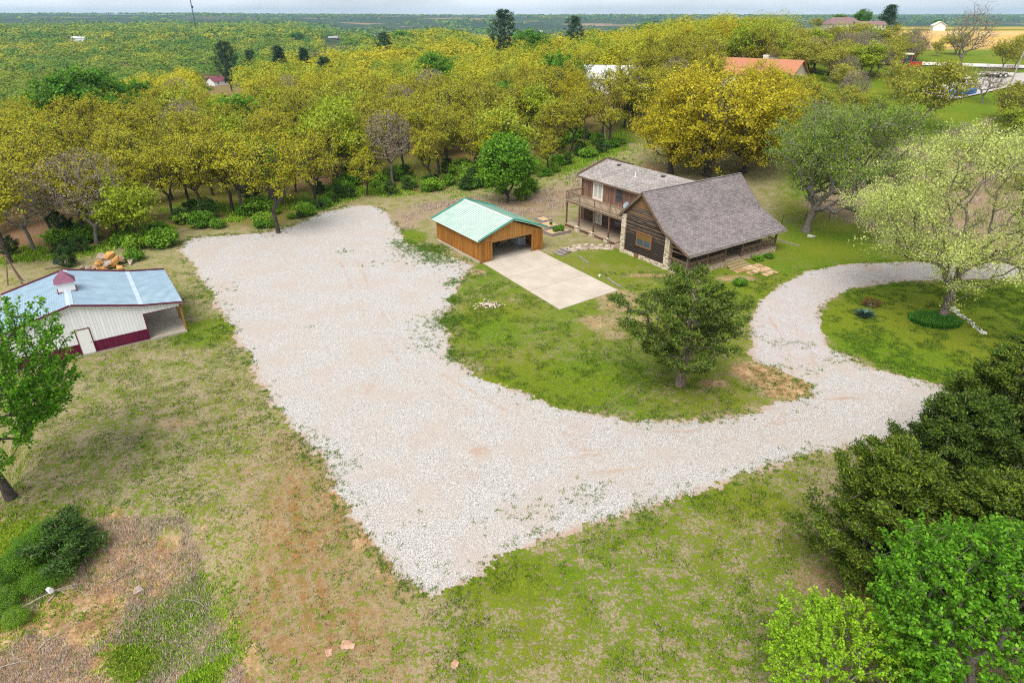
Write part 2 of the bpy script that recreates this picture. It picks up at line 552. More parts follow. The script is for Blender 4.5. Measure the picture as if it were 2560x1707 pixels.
def ground_material():
    t = NT("mixed_grass")
    p = t.pos()
    xyz = t.sep(p)
    L, D, B, SA, LI, FI, FA = (t.attr(k) for k in ('lush', 'dry', 'brown', 'sand', 'litter', 'field', 'far'))
    flat = t.comb(xyz[0], xyz[1], 0.0)
    nA = t.noise(flat, 0.32, 3)
    nB = t.noise(flat, 1.5, 4, 0.62)
    nC = t.noise(flat, 7.0, 3, 0.7)
    nD = t.noise(flat, 26.0, 2, 0.7)
    nE = t.noise(flat, 0.09, 3)
    # thatch: tan to pinkish, with fine straw variation
    nF = t.noise(flat, 0.75, 9, 0.74)
    nG = t.noise(flat, 3.1, 6, 0.75)
    th = t.mix(t.ramp(nB, [(.35, 0), (.65, 1)]), (0.31, 0.250, 0.135), (0.42, 0.345, 0.220))
    th = t.mix(t.math('MULTIPLY', D, t.ramp(nG, [(.4, .2), (.6, 1)])), th, (0.455, 0.365, 0.30))
    a0, a1 = at(650, 1120), at(765, 1568)
    dx_, dy_ = a1[0] - a0[0], a1[1] - a0[1]; dl = math.hypot(dx_, dy_); dx_ /= dl; dy_ /= dl
    al = t.math('ADD', t.math('MULTIPLY', xyz[0], dx_ * .16), t.math('MULTIPLY', xyz[1], dy_ * .16))
    ac = t.math('ADD', t.math('MULTIPLY', xyz[0], -dy_), t.math('MULTIPLY', xyz[1], dx_))
    stripe = t.noise(t.comb(al, ac, 0.0), 1.5, 4, .6)
    bm2 = t.math('MULTIPLY', t.ramp(stripe, [(.38, .4), (.56, 1)]), t.ramp(t.noise(flat, 2.2, 7, .75), [(.38, 0.25), (.56, 1)]))
    th = t.mix(t.math('MULTIPLY', B, bm2), th, (0.29, 0.130, 0.038))
    th = t.mix(t.ramp(nG, [(.36, .55), (.50, 0)]), th, (0.15, 0.105, 0.055))
    th = t.mix(t.ramp(nD, [(.36, .6), (.52, 0)]), th, (0.13, 0.095, 0.05))
    # green growth
    gr = t.ramp(t.math('ADD', t.math('MULTIPLY', nG, .55), t.math('MULTIPLY', nC, .45)),
                [(.33, (0.022, 0.062, 0.004)), (.45, (0.075, 0.148, 0.005)), (.56, (0.160, 0.232, 0.008)), (.68, (0.29, 0.33, 0.026))])
    gr = t.mix(t.ramp(nE, [(.40, 0), (.62, .55)]), gr, (0.21, 0.205, 0.016))
    gr = t.mix(t.ramp(nD, [(.36, .65), (.54, 0)]), gr, (0.018, 0.042, 0.005))
    s = t.math('ADD', L, t.math('MULTIPLY', t.math('SUBTRACT', nF, .5), 1.25))
    s = t.math('ADD', s, t.math('MULTIPLY', t.math('SUBTRACT', nG, .5), 1.9))
    s = t.math('ADD', s, t.math('MULTIPLY', t.math('SUBTRACT', nC, .5), 1.0))
    s = t.math('ADD', s, t.math('MULTIPLY', t.math('SUBTRACT', nD, .5), .7))
    gm = t.ramp(s, [(.39, 0), (.57, 1)])
    c = t.mix(gm, th, gr)
    # leaf litter of the wood
    lit = t.ramp(nC, [(.3, (0.085, 0.052, 0.030)), (.5, (0.21, 0.120, 0.070)), (.68, (0.34, 0.205, 0.125))])
    c = t.mix(t.math('MULTIPLY', LI, t.ramp(t.math('SUBTRACT', s, 0.06), [(.42, 1), (.58, .12)])), c, lit)
    # bare sandy soil
    so = t.ramp(t.noise(flat, 1.1, 5, .65), [(.32, (0.22, 0.125, 0.060)), (.48, (0.40, 0.235, 0.115)), (.60, (0.56, 0.38, 0.20)), (.72, (0.66, 0.52, 0.33))])
    so = t.mix(t.ramp(nD, [(.36, .6), (.54, 0)]), so, (0.15, 0.09, 0.055))
    c = t.mix(t.math('MULTIPLY', t.ramp(t.math('ADD', SA, t.math('MULTIPLY', t.math('SUBTRACT', nB, .5), 1.3)), [(.30, 0), (.48, 1)]), t.ramp(s, [(.5, 1), (.62, .1)])), c, so)
    # wheat and far country
    wh = t.ramp(t.noise(t.comb(xyz[0], t.math('MULTIPLY', xyz[1], 4.0), 0.0), .012, 4), [(.35, (0.36, 0.24, 0.10)), (.5, (0.58, 0.36, 0.10)), (.68, (0.46, 0.35, 0.19))])
    c = t.mix(FI, c, wh)
    fr = t.ramp(t.noise(flat, .0022, 6, .62), [(.40, (0.022, 0.045, 0.016)), (.58, (0.045, 0.070, 0.022)), (.61, (0.28, 0.17, 0.11)), (.65, (0.22, 0.18, 0.09)), (.69, (0.05, 0.08, 0.025))])
    c = t.mix(FA, c, fr)
    hb = t.math('ADD', t.math('MULTIPLY', nC, .6), t.math('ADD', t.math('MULTIPLY', nD, .5), t.math('MULTIPLY', gm, .35)))
    return t.done(c, 0.95, 0.1, normal=t.bump(hb, 0.55, 0.12))


M_GROUND = ground_material()
ground = link("ground", mesh_np("ground", np.stack([gX, gY, GZ], -1), gq, mat=M_GROUND, attrs=GROUND_A))
tag(ground, "patchy green and straw coloured ground of the yard, wood and country beyond", "ground", kind='structure')


# gravel: sheets with ragged edges a hand's breadth of stone above the soil
def gravel_mat(name, a, b, dark, tracks):
    t = NT(name)
    p = t.pos(); xyz = t.sep(p)
    flat = t.comb(xyz[0], xyz[1], 0.0)
    vo = t.n('TexVoronoi', feature='F1')
    t.put(vo.inputs['Vector'], flat); vo.inputs['Scale'].default_value = 30.0
    cell = t.sep(vo.outputs['Color'])
    n1 = t.noise(flat, 13, 5, .8)
    n2 = t.noise(flat, .30, 5, .65)
    c = t.ramp(cell[0], [(0, tuple(x * .42 for x in a)), (.25, tuple(x * .8 for x in a)), (.5, a), (.8, b), (1, tuple(min(1, x * 1.2) for x in b))])
    c = t.mix(t.ramp(vo.outputs['Distance'], [(.42, 0), (.85, .45)]), c, dark)
    c = t.mix(t.ramp(n1, [(.34, .50), (.50, 0)]), c, tuple(x * .45 for x in a))
    c = t.mix(t.ramp(n2, [(.44, 0), (.66, .62)]), c, (0.40, 0.33, 0.275))
    so = t.math('ADD', t.attr('soil'), t.math('MULTIPLY', t.math('SUBTRACT', t.noise(flat, 1.3, 5, .7), .5), 1.1))
    c = t.mix(t.ramp(so, [(.42, 0), (.75, .75)]), c, t.mix(n1, (0.26, 0.16, 0.10), (0.46, 0.31, 0.21)))
    if tracks:
        c = t.mix(t.ramp(t.noise(flat, .9, 3), [(.45, 0), (.7, .4)]), c, (0.40, 0.33, 0.31))
    h = t.math('ADD', t.math('MULTIPLY', vo.outputs['Distance'], -.7), t.math('MULTIPLY', n1, .5))
    return t.done(c, .95, .15, normal=t.bump(h, .55, .05))


TRACKS = [W([(2110, 896), (2000, 862), (1900, 815), (1815, 770), (1790, 730), (1810, 690), (1870, 655), (1960, 632), (2100, 622), (2352, 624)]), W([(2150, 935), (1960, 930), (1800, 950), (1600, 1010), (1350, 1015), (1150, 960), (960, 850), (860, 730), (800, 600)]),
          W([(1835, 800), (1850, 870), (1750, 960), (1500, 1050), (1250, 1080)])]


def sheet(name, poly, mat, res, z, rag, soils, minus=None):
    P = np.array(poly)
    x0, y0 = P.min(0) - 1; x1, y1 = P.max(0) + 1
    xs, ys = np.arange(x0, x1, res), np.arange(y0, y1, res)
    X, Y = np.meshgrid(xs, ys)
    X = X + (R.random(X.shape) - .5) * res * .7; Y = Y + (R.random(Y.shape) - .5) * res * .7
    sd = sd_poly(X.ravel(), Y.ravel(), poly).reshape(X.shape)
    nz = ((vnoise(X, Y, 1.7, 4) - .5) * 1.1 + (vnoise(X, Y, .55, 5) - .5) * .9 + (vnoise(X, Y, .2, 6) - .5) * .9) * rag
    k = sd + nz
    if minus is not None:
        k = np.minimum(k, -sd_poly(X.ravel(), Y.ravel(), minus).reshape(X.shape) - .01)
    un = np.maximum(sd_poly(X.ravel(), Y.ravel(), LOT), sd_poly(X.ravel(), Y.ravel(), DRIVE)).reshape(X.shape)
    soil = np.clip(.72 - un * .55, 0, .72)
    for px, py, r_, v in soils:
        c = at(px, py)
        soil = np.maximum(soil, v * np.clip(1.3 - np.hypot(X - c[0], Y - c[1]) / r_, 0, 1))
    for line in TRACKS:
        dd = np.full(X.shape, 1e9)
        for (ax, ay), (bx, by) in zip(line[:-1], line[1:]):
            t_ = np.clip(((X - ax) * (bx - ax) + (Y - ay) * (by - ay)) / ((bx - ax) ** 2 + (by - ay) ** 2), 0, 1)
            dd = np.minimum(dd, np.hypot(X - ax - t_ * (bx - ax), Y - ay - t_ * (by - ay)))
        soil = np.maximum(soil, .50 * np.exp(-((dd - .85) / .38) ** 2) * (.45 + .9 * vnoise(X, Y, 3.0, 2)))
    ok = k > 0
    cell = ok[:-1, :-1] & ok[:-1, 1:] & ok[1:, 1:] & ok[1:, :-1]
    I = np.arange(X.size).reshape(X.shape)
    q = np.stack([I[:-1, :-1], I[:-1, 1:], I[1:, 1:], I[1:, :-1]], -1)[cell]
    use = np.unique(q)
    rm = np.zeros(X.size, np.int64); rm[use] = np.arange(len(use))
    xx, yy = X.ravel()[use], Y.ravel()[use]
    zz = np.minimum(z, .004 + .06 * np.maximum(k.ravel()[use], 0)) + (R.random(len(use)) - .5) * .004
    me = mesh_np(name, np.stack([xx, yy, zz + height(xx, yy)], -1), rm[q], mat=mat, attrs=dict(soil=soil.ravel()[use]))
    return link(name, me)


M_GRAVEL = gravel_mat("white_gravel", (0.44, 0.412, 0.388), (0.61, 0.582, 0.556), (0.14, 0.125, 0.115), False)
M_DRIVE = gravel_mat("worn_gravel", (0.45, 0.415, 0.408), (0.605, 0.57, 0.565), (0.16, 0.145, 0.14), True)
SOILS = [(830, 890, 2.6, 0.45), (1100, 1035, 1.6, 0.54), (1070, 1090, 2.4, 0.43), (1330, 995, 2.5, 0.47), (1270, 925, 2.0, 0.40), (730, 745, 1.0, 0.40), (880, 720, 1.5, 0.29), (1010, 1000, 3.0, 0.36), (1400, 1030, 2.5, 0.32),
         (2000, 850, 2.5, 0.43), (1960, 815, 2.0, 0.43), (650, 560, 2.5, 0.22), (820, 500, 3, 0.22), (1080, 980, 3, 0.29)]
lot = sheet("gravel_lot", LOT, M_GRAVEL, .13, .03, .62, SOILS)
tag(lot, "wide lot of pale crushed gravel between the barn and the lawn", "gravel lot", kind='structure')
drv = sheet("driveway", DRIVE, M_DRIVE, .15, .045, .35, [(2000, 615, 3, .5), (2250, 608, 4, .5), (1900, 700, 1.5, .6), (2050, 640, 3, .5)])
tag(drv, "worn gravel driveway curving round the grass island", "driveway", kind='structure')
# ------------------------------------------------------------------ building materials
def logs_mat(name, pitch=.19, stain=True):
    t = NT(name)
    o = t.obj(); xyz = t.sep(o)
    f = t.math('FRACT', t.math('DIVIDE', xyz[2], pitch))
    run = t.comb(t.math('MULTIPLY', t.math('ADD', xyz[0], xyz[1]), .35), 0.0, t.math('MULTIPLY', xyz[2], 2.6))
    n = t.noise(run, 2.3, 5, .65)
    rowid = t.math('FLOOR', t.math('DIVIDE', xyz[2], pitch))
    wn_ = t.n('TexWhiteNoise', noise_dimensions='1D'); t.put(wn_.inputs['W'], rowid)
    k = t.math('ADD', n, t.math('MULTIPLY', t.math('SUBTRACT', wn_.outputs[0], .5), .30))
    if stain:   # honey coloured high under the eaves, weathered grey-brown below
        hi = t.math('MULTIPLY_ADD', xyz[2], .10, -.34)
        k2 = t.math('ADD', k, hi)
        c = t.ramp(k2, [(.40, (0.026, 0.017, 0.013)), (.52, (0.062, 0.042, 0.031)), (.60, (0.125, 0.092, 0.072)), (.72, (0.20, 0.115, 0.055)), (1, (0.30, 0.145, 0.045))])
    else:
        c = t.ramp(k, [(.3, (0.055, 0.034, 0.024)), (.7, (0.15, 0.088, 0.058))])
    gap = t.ramp(f, [(0, 1), (.16, .85), (.26, 0)])
    c = t.mix(gap, c, (0.014, 0.010, 0.008))
    c = t.mix(t.ramp(f, [(.55, 0), (.95, .16)]), c, (0.36, 0.29, 0.24))
    hb = t.math('SINE', t.math('MULTIPLY', f, 3.1416))
    return t.done(c, .85, .15, normal=t.bump(t.math('ADD', hb, t.math('MULTIPLY', n, .3)), .7, .05))


def boards_mat(name, a, b, pitch, gapc, gapw=.10, batten=False):
    t = NT(name)
    o = t.obj(); xyz = t.sep(o)
    s = t.math('ADD', xyz[0], xyz[1])
    q = t.math('DIVIDE', s, pitch)
    f = t.math('FRACT', q)
    wn_ = t.n('TexWhiteNoise', noise_dimensions='1D'); t.put(wn_.inputs['W'], t.math('FLOOR', q))
    n = t.noise(t.comb(t.math('MULTIPLY', s, 3.0), 0.0, t.math('MULTIPLY', xyz[2], .5)), 2.2, 5, .6)
    k = t.math('ADD', n, t.math('MULTIPLY', t.math('SUBTRACT', wn_.outputs[0], .5), .35))
    c = t.ramp(k, [(.30, a), (.70, b)])
    c = t.mix(t.ramp(f, [(0, 1), (gapw, 1), (gapw + .04, 0)]), c, gapc)
    low = t.ramp(t.math('ADD', xyz[2], t.math('MULTIPLY', n, .5)), [(.30, .45), (.75, 0)])
    c = t.mix(low, c, tuple(x * .45 for x in a))
    return t.done(c, .75, .25, normal=t.bump(t.ramp(f, [(0, 0), (gapw, 0), (gapw + .05, 1)]), .5, .03))


def shingle_mat(name, axis, sgn, base):
    t = NT(name)
    o = t.obj(); xyz = t.sep(o)
    along = xyz[0] if axis == 'x' else xyz[1]
    other = xyz[1] if axis == 'x' else xyz[0]
    down = t.math('MULTIPLY', t.math('ADD', t.math('MULTIPLY', other, float(sgn)), xyz[2]), .72)
    v = t.comb(along, down, 0.0)
    br = t.n('TexBrick')
    br.offset = .5
    t.put(br.inputs['Vector'], v)
    br.inputs['Scale'].default_value = 1.0
    br.inputs['Brick Width'].default_value = .42
    br.inputs['Row Height'].default_value = .20
    br.inputs['Mortar Size'].default_value = .022
    br.inputs['Mortar Smooth'].default_value = .3
    br.inputs['Bias'].default_value = -.1
    br.inputs['Color1'].default_value = (*[x * .70 for x in base], 1)
    br.inputs['Color2'].default_value = (*[x * 1.35 for x in base], 1)
    br.inputs['Mortar'].default_value = (*[x * .30 for x in base], 1)
    n = t.noise(v, 5.0, 4, .7)
    n2 = t.noise(v, .5, 3)
    c = t.mix(t.ramp(n, [(.35, .6), (.6, 0)]), br.outputs[0], tuple(x * .5 for x in base))
    c = t.mix(t.ramp(n2, [(.4, 0), (.7, .35)]), c, tuple(x * 1.25 for x in base))
    return t.done(c, .95, .1, normal=t.bump(br.outputs['Fac'], -.4, .02))


def stone_mat(name, sc=3.2, tones=((0.38, 0.28, 0.18), (0.62, 0.52, 0.38), (0.76, 0.69, 0.57))):
    t = NT(name)
    o = t.obj()
    mp = t.n('Mapping'); mp.inputs['Scale'].default_value = (1, 1, 1.9); t.put(mp.inputs[0], o)
    vo = t.n('TexVoronoi', feature='F1'); t.put(vo.inputs['Vector'], mp.outputs[0]); vo.inputs['Scale'].default_value = sc
    ed = t.voro(mp.outputs[0], sc, 'DISTANCE_TO_EDGE')
    c = t.ramp(t.sep(vo.outputs['Color'])[0], [(.1, tones[0]), (.45, tones[1]), (.9, tones[2])])
    c = t.mix(t.ramp(t.noise(o, 9, 3), [(.35, .4), (.6, 0)]), c, tones[0])
    c = t.mix(t.ramp(ed, [(.02, .8), (.06, 0)]), c, (0.22, 0.18, 0.14))
    return t.done(c, .9, .2, normal=t.bump(t.ramp(ed, [(0, 0), (.12, 1)]), .7, .05))


def wood_mat(name, a, b, axis=(1, 1, 1)):
    t = NT(name)
    n = t.noise(t.obj(), 6, 4, .6, sx=axis)
    return t.done(t.ramp(n, [(.3, a), (.7, b)]), .8, .2, normal=t.bump(n, .2, .01))


def metal_mat(name, a, b, rough=.4, met=.0, spec=.5):
    t = NT(name)
    n = t.noise(t.obj(), 1.2, 4)
    return t.done(t.ramp(n, [(.35, a), (.65, b)]), rough, spec, met)


def glass_mat(name, col=(0.02, 0.035, 0.06)):
    t = NT(name)
    n = t.noise(t.obj(), .8, 2)
    return t.done(t.mix(n, tuple(x * .6 for x in col), tuple(x * 1.6 for x in col)), .06, .9)


M_LOG = logs_mat("weathered_logs")
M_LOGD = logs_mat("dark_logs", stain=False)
M_BOARD = boards_mat("brown_board_and_batten", (0.135, 0.072, 0.050), (0.27, 0.155, 0.110), .42, (0.07, 0.040, 0.03), .12)
M_SH_R = shingle_mat("purple_grey_shingle", 'x', 1, (0.235, 0.205, 0.205))
M_SH_L = shingle_mat("purple_grey_shingle_back", 'x', -1, (0.25, 0.22, 0.215))
M_SH_W = shingle_mat("grey_shingle_lit", 'y', 1, (0.33, 0.295, 0.275))  # lighter copy: the light on the wing's slope is put into the colour
M_STONE = stone_mat("cream_stone")
M_SKIRT = stone_mat("red_brick", 5.0, ((0.12, 0.05, 0.035), (0.24, 0.105, 0.07), (0.33, 0.18, 0.12)))
M_DECK = boards_mat("deck_boards", (0.32, 0.24, 0.165), (0.47, 0.37, 0.26), .16, (0.14, 0.10, 0.07), .10)
M_POST = wood_mat("stained_post", (0.085, 0.052, 0.036), (0.19, 0.12, 0.08))
M_RAIL = wood_mat("weathered_rail", (0.135, 0.09, 0.062), (0.26, 0.185, 0.13))
M_TRIM = wood_mat("brown_fascia", (0.10, 0.065, 0.045), (0.20, 0.14, 0.10))
M_FRAME = wood_mat("cream_frame", (0.58, 0.51, 0.41), (0.72, 0.66, 0.56))
M_WINWOOD = wood_mat("orange_stained_frame", (0.16, 0.075, 0.03), (0.27, 0.14, 0.065))
M_GLASS = glass_mat("window_glass")
M_GLASSB = glass_mat("blue_window_glass", (0.045, 0.075, 0.12))
M_AMBER = glass_mat("amber_reflection", (0.15, 0.085, 0.03))  # orange reflection in the upper panes, painted as the glass colour
M_PALEGLASS = glass_mat("pale_window_glass", (0.30, 0.36, 0.38))
M_GUTTER = metal_mat("gutter_metal", (0.20, 0.17, 0.15), (0.32, 0.28, 0.25))
M_DARK = plain("dark_metal", (0.03, 0.035, 0.04), .4, .5)
M_WHITE = plain("white_paint", (0.78, 0.78, 0.78), .45, .4, var=.05)
M_STEP = wood_mat("mossy_step", (0.20, 0.16, 0.075), (0.36, 0.29, 0.15))

# ------------------------------------------------------------------ the log house
HR = math.radians(34.05)
house = thing("log_house", "two storey log and board house with grey shingle roofs, stone corners and a wide porch", "house", (17.99, 60.02, 0), HR)

AP, APZ, LEY, LEZ = 7.05, 7.45, 10.62, 4.05     # ridge and left eave of the main roof (y, z)
BRY, BRZ, PEY, PEZ = 3.5, 4.15, -0.28, 2.48     # roof break and porch eave
X0, X1 = -0.35, 15.75


def rz_(y):  # underside line of the main roof at y
    if y > AP: return APZ - (y - AP) * (APZ - LEZ) / (LEY - AP)
    if y > BRY: return BRZ + (y - BRY) * (APZ - BRZ) / (AP - BRY)
    return PEZ + (y - PEY) * (BRZ - PEZ) / (BRY - PEY)


T = .16
m = MB()
for xa, xb in ((0.0, .18), (14.75, 14.93)):
    pts = [(3.15, .45), (9.85, .45), (9.85, rz_(9.85) - T), (AP, APZ - T * 1.4), (3.15, rz_(3.15) - T)]
    vs = [(xa, y, z) for y, z in pts] + [(xb, y, z) for y, z in pts]
    k = len(pts)
    m = MB(); m.add(vs, [tuple(range(k))[::-1], tuple(range(k, 2 * k))] + [(i, (i + 1) % k, (i + 1) % k + k, i + k) for i in range(k)])
    m.build("gable_wall", M_LOG, house)
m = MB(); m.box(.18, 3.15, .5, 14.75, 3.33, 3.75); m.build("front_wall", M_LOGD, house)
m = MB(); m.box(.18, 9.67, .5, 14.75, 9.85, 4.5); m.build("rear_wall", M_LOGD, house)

m = MB(); m.slab([(X0, BRY, BRZ), (X1, BRY, BRZ), (X1, AP, APZ), (X0, AP, APZ)], T)
m.slab([(X0, PEY, PEZ), (X1, PEY, PEZ), (X1, BRY, BRZ), (X0, BRY, BRZ)], T)
roof = m.build("main_roof", M_SH_R, house)
m = MB(); m.slab([(X0, AP, APZ), (X1, AP, APZ), (X1, LEY, LEZ), (X0, LEY, LEZ)], T); m.build("back_slope", M_SH_L, roof)
m = MB(); m.box(X0, AP - .1, APZ - .012, X1, AP + .1, APZ + .03); m.build("ridge_cap", M_SH_R, roof)
for x in (X0 - .045, X1 + .005):
    m = MB()
    for a, b in (((PEY, PEZ), (BRY, BRZ)), ((BRY, BRZ), (AP, APZ)), ((AP, APZ), (LEY, LEZ))):
        m.slab([(x, a[0], a[1] + .01), (x + .04, a[0], a[1] + .01), (x + .04, b[0], b[1] + .01), (x, b[0], b[1] + .01)], .26)
    m.build("rake_board", M_TRIM, roof)
m = MB(); m.box(X0, PEY - .11, PEZ - .20, X1, PEY - .005, PEZ - .06)
m.tube((X0 + .15, PEY - .06, PEZ - .2), (X0 + .25, .10, PEZ - .38), .04); m.tube((X0 + .25, .12, PEZ - .36), (-.08, .14, .1), .04)
m.build("gutter", M_GUTTER, house)

# stone
m = MB()
m.box(-.14, 9.32, -.1, .30, 9.98, 4.5); m.build("stone_pillar", M_STONE, house)
m = MB(); m.box(-.14, 2.66, -.1, .45, 3.30, 3.78); m.build("stone_pillar", M_STONE, house)
m = MB()
m.box(-.08, 3.305, -.15, .2, 7.0, .47); m.box(-.08, 7.7, -.15, .2, 9.315, .40)
m.box(-.10, -.02, -.2, .3, 2.655, .48); m.box(.3, -.02, -.2, 14.7, .3, .46); m.box(14.4, .3, -.2, 14.7, 3.2, .46)
m.build("stone_foundation", M_STONE, house)
m = MB(); m.box(-.03, 7.02, -.05, .05, 7.68, .44); m.build("crawl_hatch", M_WINWOOD, house)

# gable window: two sashes in an orange stained frame
wf = MB()
wf.box(-.07, 5.28, 1.42, .02, 5.46, 3.06); wf.box(-.07, 7.42, 1.42, .02, 7.60, 3.06)
wf.box(-.07, 5.46, 2.90, .02, 7.42, 3.06); wf.box(-.08, 5.46, 1.42, .02, 7.42, 1.54); wf.box(-.05, 6.38, 1.54, .02, 6.50, 2.90)
wo = wf.build("window", M_WINWOOD, house)
for y0 in (5.46, 6.50):
    g_ = MB(); g_.box(-.025, y0, 1.54, .01, y0 + .92, 2.20); g_.build("pane", M_GLASSB, wo)
    g_ = MB(); g_.box(-.02, y0, 2.203, .01, y0 + .92, 2.90); g_.build("pane", M_AMBER, wo)

# porch: deck, posts, rails, steps
m = MB(); m.box(-.05, -.05, .46, 14.72, 3.15, .54); m.build("porch_deck", M_DECK, house)
PX = [.07, 2.95, 5.8, 8.62, 11.55, 14.5]
for x in PX:
    m = MB(); m.box(x - .09, .0, .54, x + .09, .18, 2.42); m.build("porch_post", M_POST, house)
m = MB(); m.box(-.02, .02, 2.38, 14.65, .16, 2.60); m.build("porch_beam", M_POST, house)
m = MB(); m.box(.0, .18, 2.62, .12, 2.7, 2.74); m.box(.0, .18, 2.2, .12, 2.7, 2.30); m.build("porch_tie_beam", M_RAIL, house)


def railing(name, p, q, z, h, parent, step=.20):
    m = MB()
    p, q = Vector(p), Vector(q)
    L = (q - p).length
    up = Vector((0, 0, 1))
    m.bar(p + up * (z + h), q + up * (z + h), .11, .06)
    m.bar(p + up * (z + h - .12), q + up * (z + h - .12), .05, .07)
    m.bar(p + up * (z + .10), q + up * (z + .10), .05, .07)
    k = max(2, int(L / step))
    for i in range(1, k):
        b = p.lerp(q, i / k)
        m.bar(b + up * (z + .13), b + up * (z + h - .15), .036, .036)
    return m.build(name, M_RAIL, parent)


for a, b in ((0, 1), (1, 2), (3, 4), (4, 5)):
    railing("porch_railing", (PX[a] + .09, .09, 0), (PX[b] - .09, .09, 0), .54, .98, house)
railing("porch_railing", (.06, .18, 0), (.06, 2.64, 0), .54, .98, house)
railing("porch_railing", (14.5, .18, 0), (14.5, 3.1, 0), .54, .98, house)
st = MB(); st.box(5.75, -.42, .30, 8.65, -.055, .38); st.box(5.7, -.80, .14, 8.7, -.42, .22); st.box(5.65, -1.2, -.02, 8.8, -.80, .07)
st.box(5.75, -.45, 0, 5.85, -.06, .30); st.box(8.55, -.45, 0, 8.65, -.06, .30); st.box(5.7, -.83, 0, 8.7, -.80, .14); st.box(5.75, -.45, .22, 8.65, -.425, .30)
st.build("porch_steps", M_STEP, house)
# front door and windows deep in the porch shade
dr = MB(); dr.box(7.0, 3.09, .54, 8.0, 3.145, 2.65); do = dr.build("front_door", M_WINWOOD, house)
g_ = MB(); g_.box(7.25, 3.07, 1.5, 7.75, 3.088, 2.4); g_.build("pane", M_GLASS, do)
for x in (2.4, 4.6, 10.0, 12.2):
    g_ = MB(); g_.box(x, 3.09, 1.2, x + 1.1, 3.145, 2.5); w_ = g_.build("window", M_WINWOOD, house)
    g_ = MB(); g_.box(x + .1, 3.07, 1.3, x + 1.0, 3.088, 2.4); g_.build("pane", M_GLASS, w_)

# rear wing with balcony
WX, WY = 3.66, 21.5
m = MB()
pts = [(WX, .1), (12.4, .1), (12.4, 6.0), (8.06, 7.30), (WX, 6.0)]
for ya, yb in ((WY - .18, WY),):
    k = 5
    vs = [(x, ya, z) for x, z in pts] + [(x, yb, z) for x, z in pts]
    m.add(vs, [tuple(range(k)), tuple(range(2 * k - 1, k - 1, -1))] + [(i, i + k, (i + 1) % k + k, (i + 1) % k) for i in range(k)])
m.box(WX, 9.86, 3.45, WX + .18, WY - .18, 6.02)
m.box(12.22, 9.86, .1, 12.4, WY - .18, 6.0)
m.build("upper_wall", M_BOARD, house)
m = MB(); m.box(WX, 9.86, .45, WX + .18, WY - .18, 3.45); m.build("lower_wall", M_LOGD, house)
m = MB(); m.box(WX - .05, WY - .7, .45, WX - .004, WY + .02, 3.36); m.box(WX - .06, WY - .02, 3.5, WX - .004, WY + .06, 5.9); m.build("corner_board", M_BOARD, house)
WE, WEZ, WRX, WRZ, WYE = 3.2, 5.97, 8.06, 7.47, 21.96


def yv(x):
    return AP + .33 * abs(x - WRX) * .98 + .02


m = MB(); m.slab([(WE, WYE, WEZ), (WE, yv(WE), WEZ), (WRX, yv(WRX), WRZ), (WRX, WYE, WRZ)], .15)
m.slab([(WRX, WYE, WRZ), (WRX, yv(WRX), WRZ), (12.9, yv(12.9), WEZ), (12.9, WYE, WEZ)], .15)
wr = m.build("wing_roof", M_SH_W, house)
for a, y in ((7.35, 18.9), (7.35, 11.4)):
    z = WRZ - (WRX - a) * (WRZ - WEZ) / (WRX - WE)
    m = MB(); m.box(a - .2, y - .22, z - .03, a + .2, y + .22, z + .13); m.build("roof_vent", M_DARK, wr)
m = MB(); m.tube((6.0, 14.6, 6.8), (6.0, 14.6, 7.35), .06); m.tube((6.0, 14.6, 6.8), (6.0, 14.6, 6.92), .16, .08); m.build("plumbing_pipe", M_WHITE, wr)
m = MB()
m.box(WE - .05, 9.0, WEZ - .20, WE - .003, WYE, WEZ - .0)
m.slab([(WE - .04, WYE + .003, WEZ + .005), (WE - .04, WYE + .043, WEZ + .005), (WRX, WYE + .043, WRZ + .005), (WRX, WYE + .003, WRZ + .005)], .24)
m.slab([(WRX, WYE + .003, WRZ + .005), (WRX, WYE + .043, WRZ + .005), (12.94, WYE + .043, WEZ + .005), (12.94, WYE + .003, WEZ + .005)], .24)
m.build("wing_fascia", M_TRIM, wr)
m = MB(); m.tube((WE + .1, 21.4, 5.85), (WX - .09, 21.45, 5.6), .04); m.tube((WX - .09, 21.45, 5.62), (WX - .09, 21.45, 3.5), .04); m.build("downspout", M_TRIM, house)


def french_door(y0, y1, z0, z1, glass):
    x = WX
    m = MB()
    m.box(x - .07, y0, z0, x - .003, y0 + .12, z1); m.box(x - .07, y1 - .12, z0, x - .003, y1, z1); m.box(x - .07, y0 + .12, z1 - .12, x - .003, y1 - .12, z1)
    fr = m.build("french_door", M_FRAME, house)
    ym = (y0 + y1) / 2
    for a, b in ((y0 + .12, ym - .005), (ym + .005, y1 - .12)):
        m = MB()
        m.box(x - .06, a, z0 + .02, x - .003, a + .14, z1 - .12); m.box(x - .06, b - .14, z0 + .02, x - .003, b, z1 - .12)
        m.box(x - .06, a + .14, z0 + .02, x - .003, b - .14, z0 + .30); m.box(x - .06, a + .14, z1 - .27, x - .003, b - .14, z1 - .12)
        zs = np.linspace(z0 + .30, z1 - .27, 6)
        for z in zs[1:-1]: m.box(x - .045, a + .14, z - .015, x - .02, b - .14, z + .015)
        m.box(x - .043, (a + b) / 2 - .015, z0 + .3, x - .022, (a + b) / 2 + .015, z1 - .27)
        m.build("door_leaf", M_FRAME, fr)
        m = MB(); m.box(x - .028, a + .14, z0 + .3, x - .006, b - .14, z1 - .27); m.build("pane", glass, fr)
    m = MB(); m.box(x - .10, ym - .06, z0 + .95, x - .062, ym - .03, z0 + 1.1); m.build("handle", M_DARK, fr)


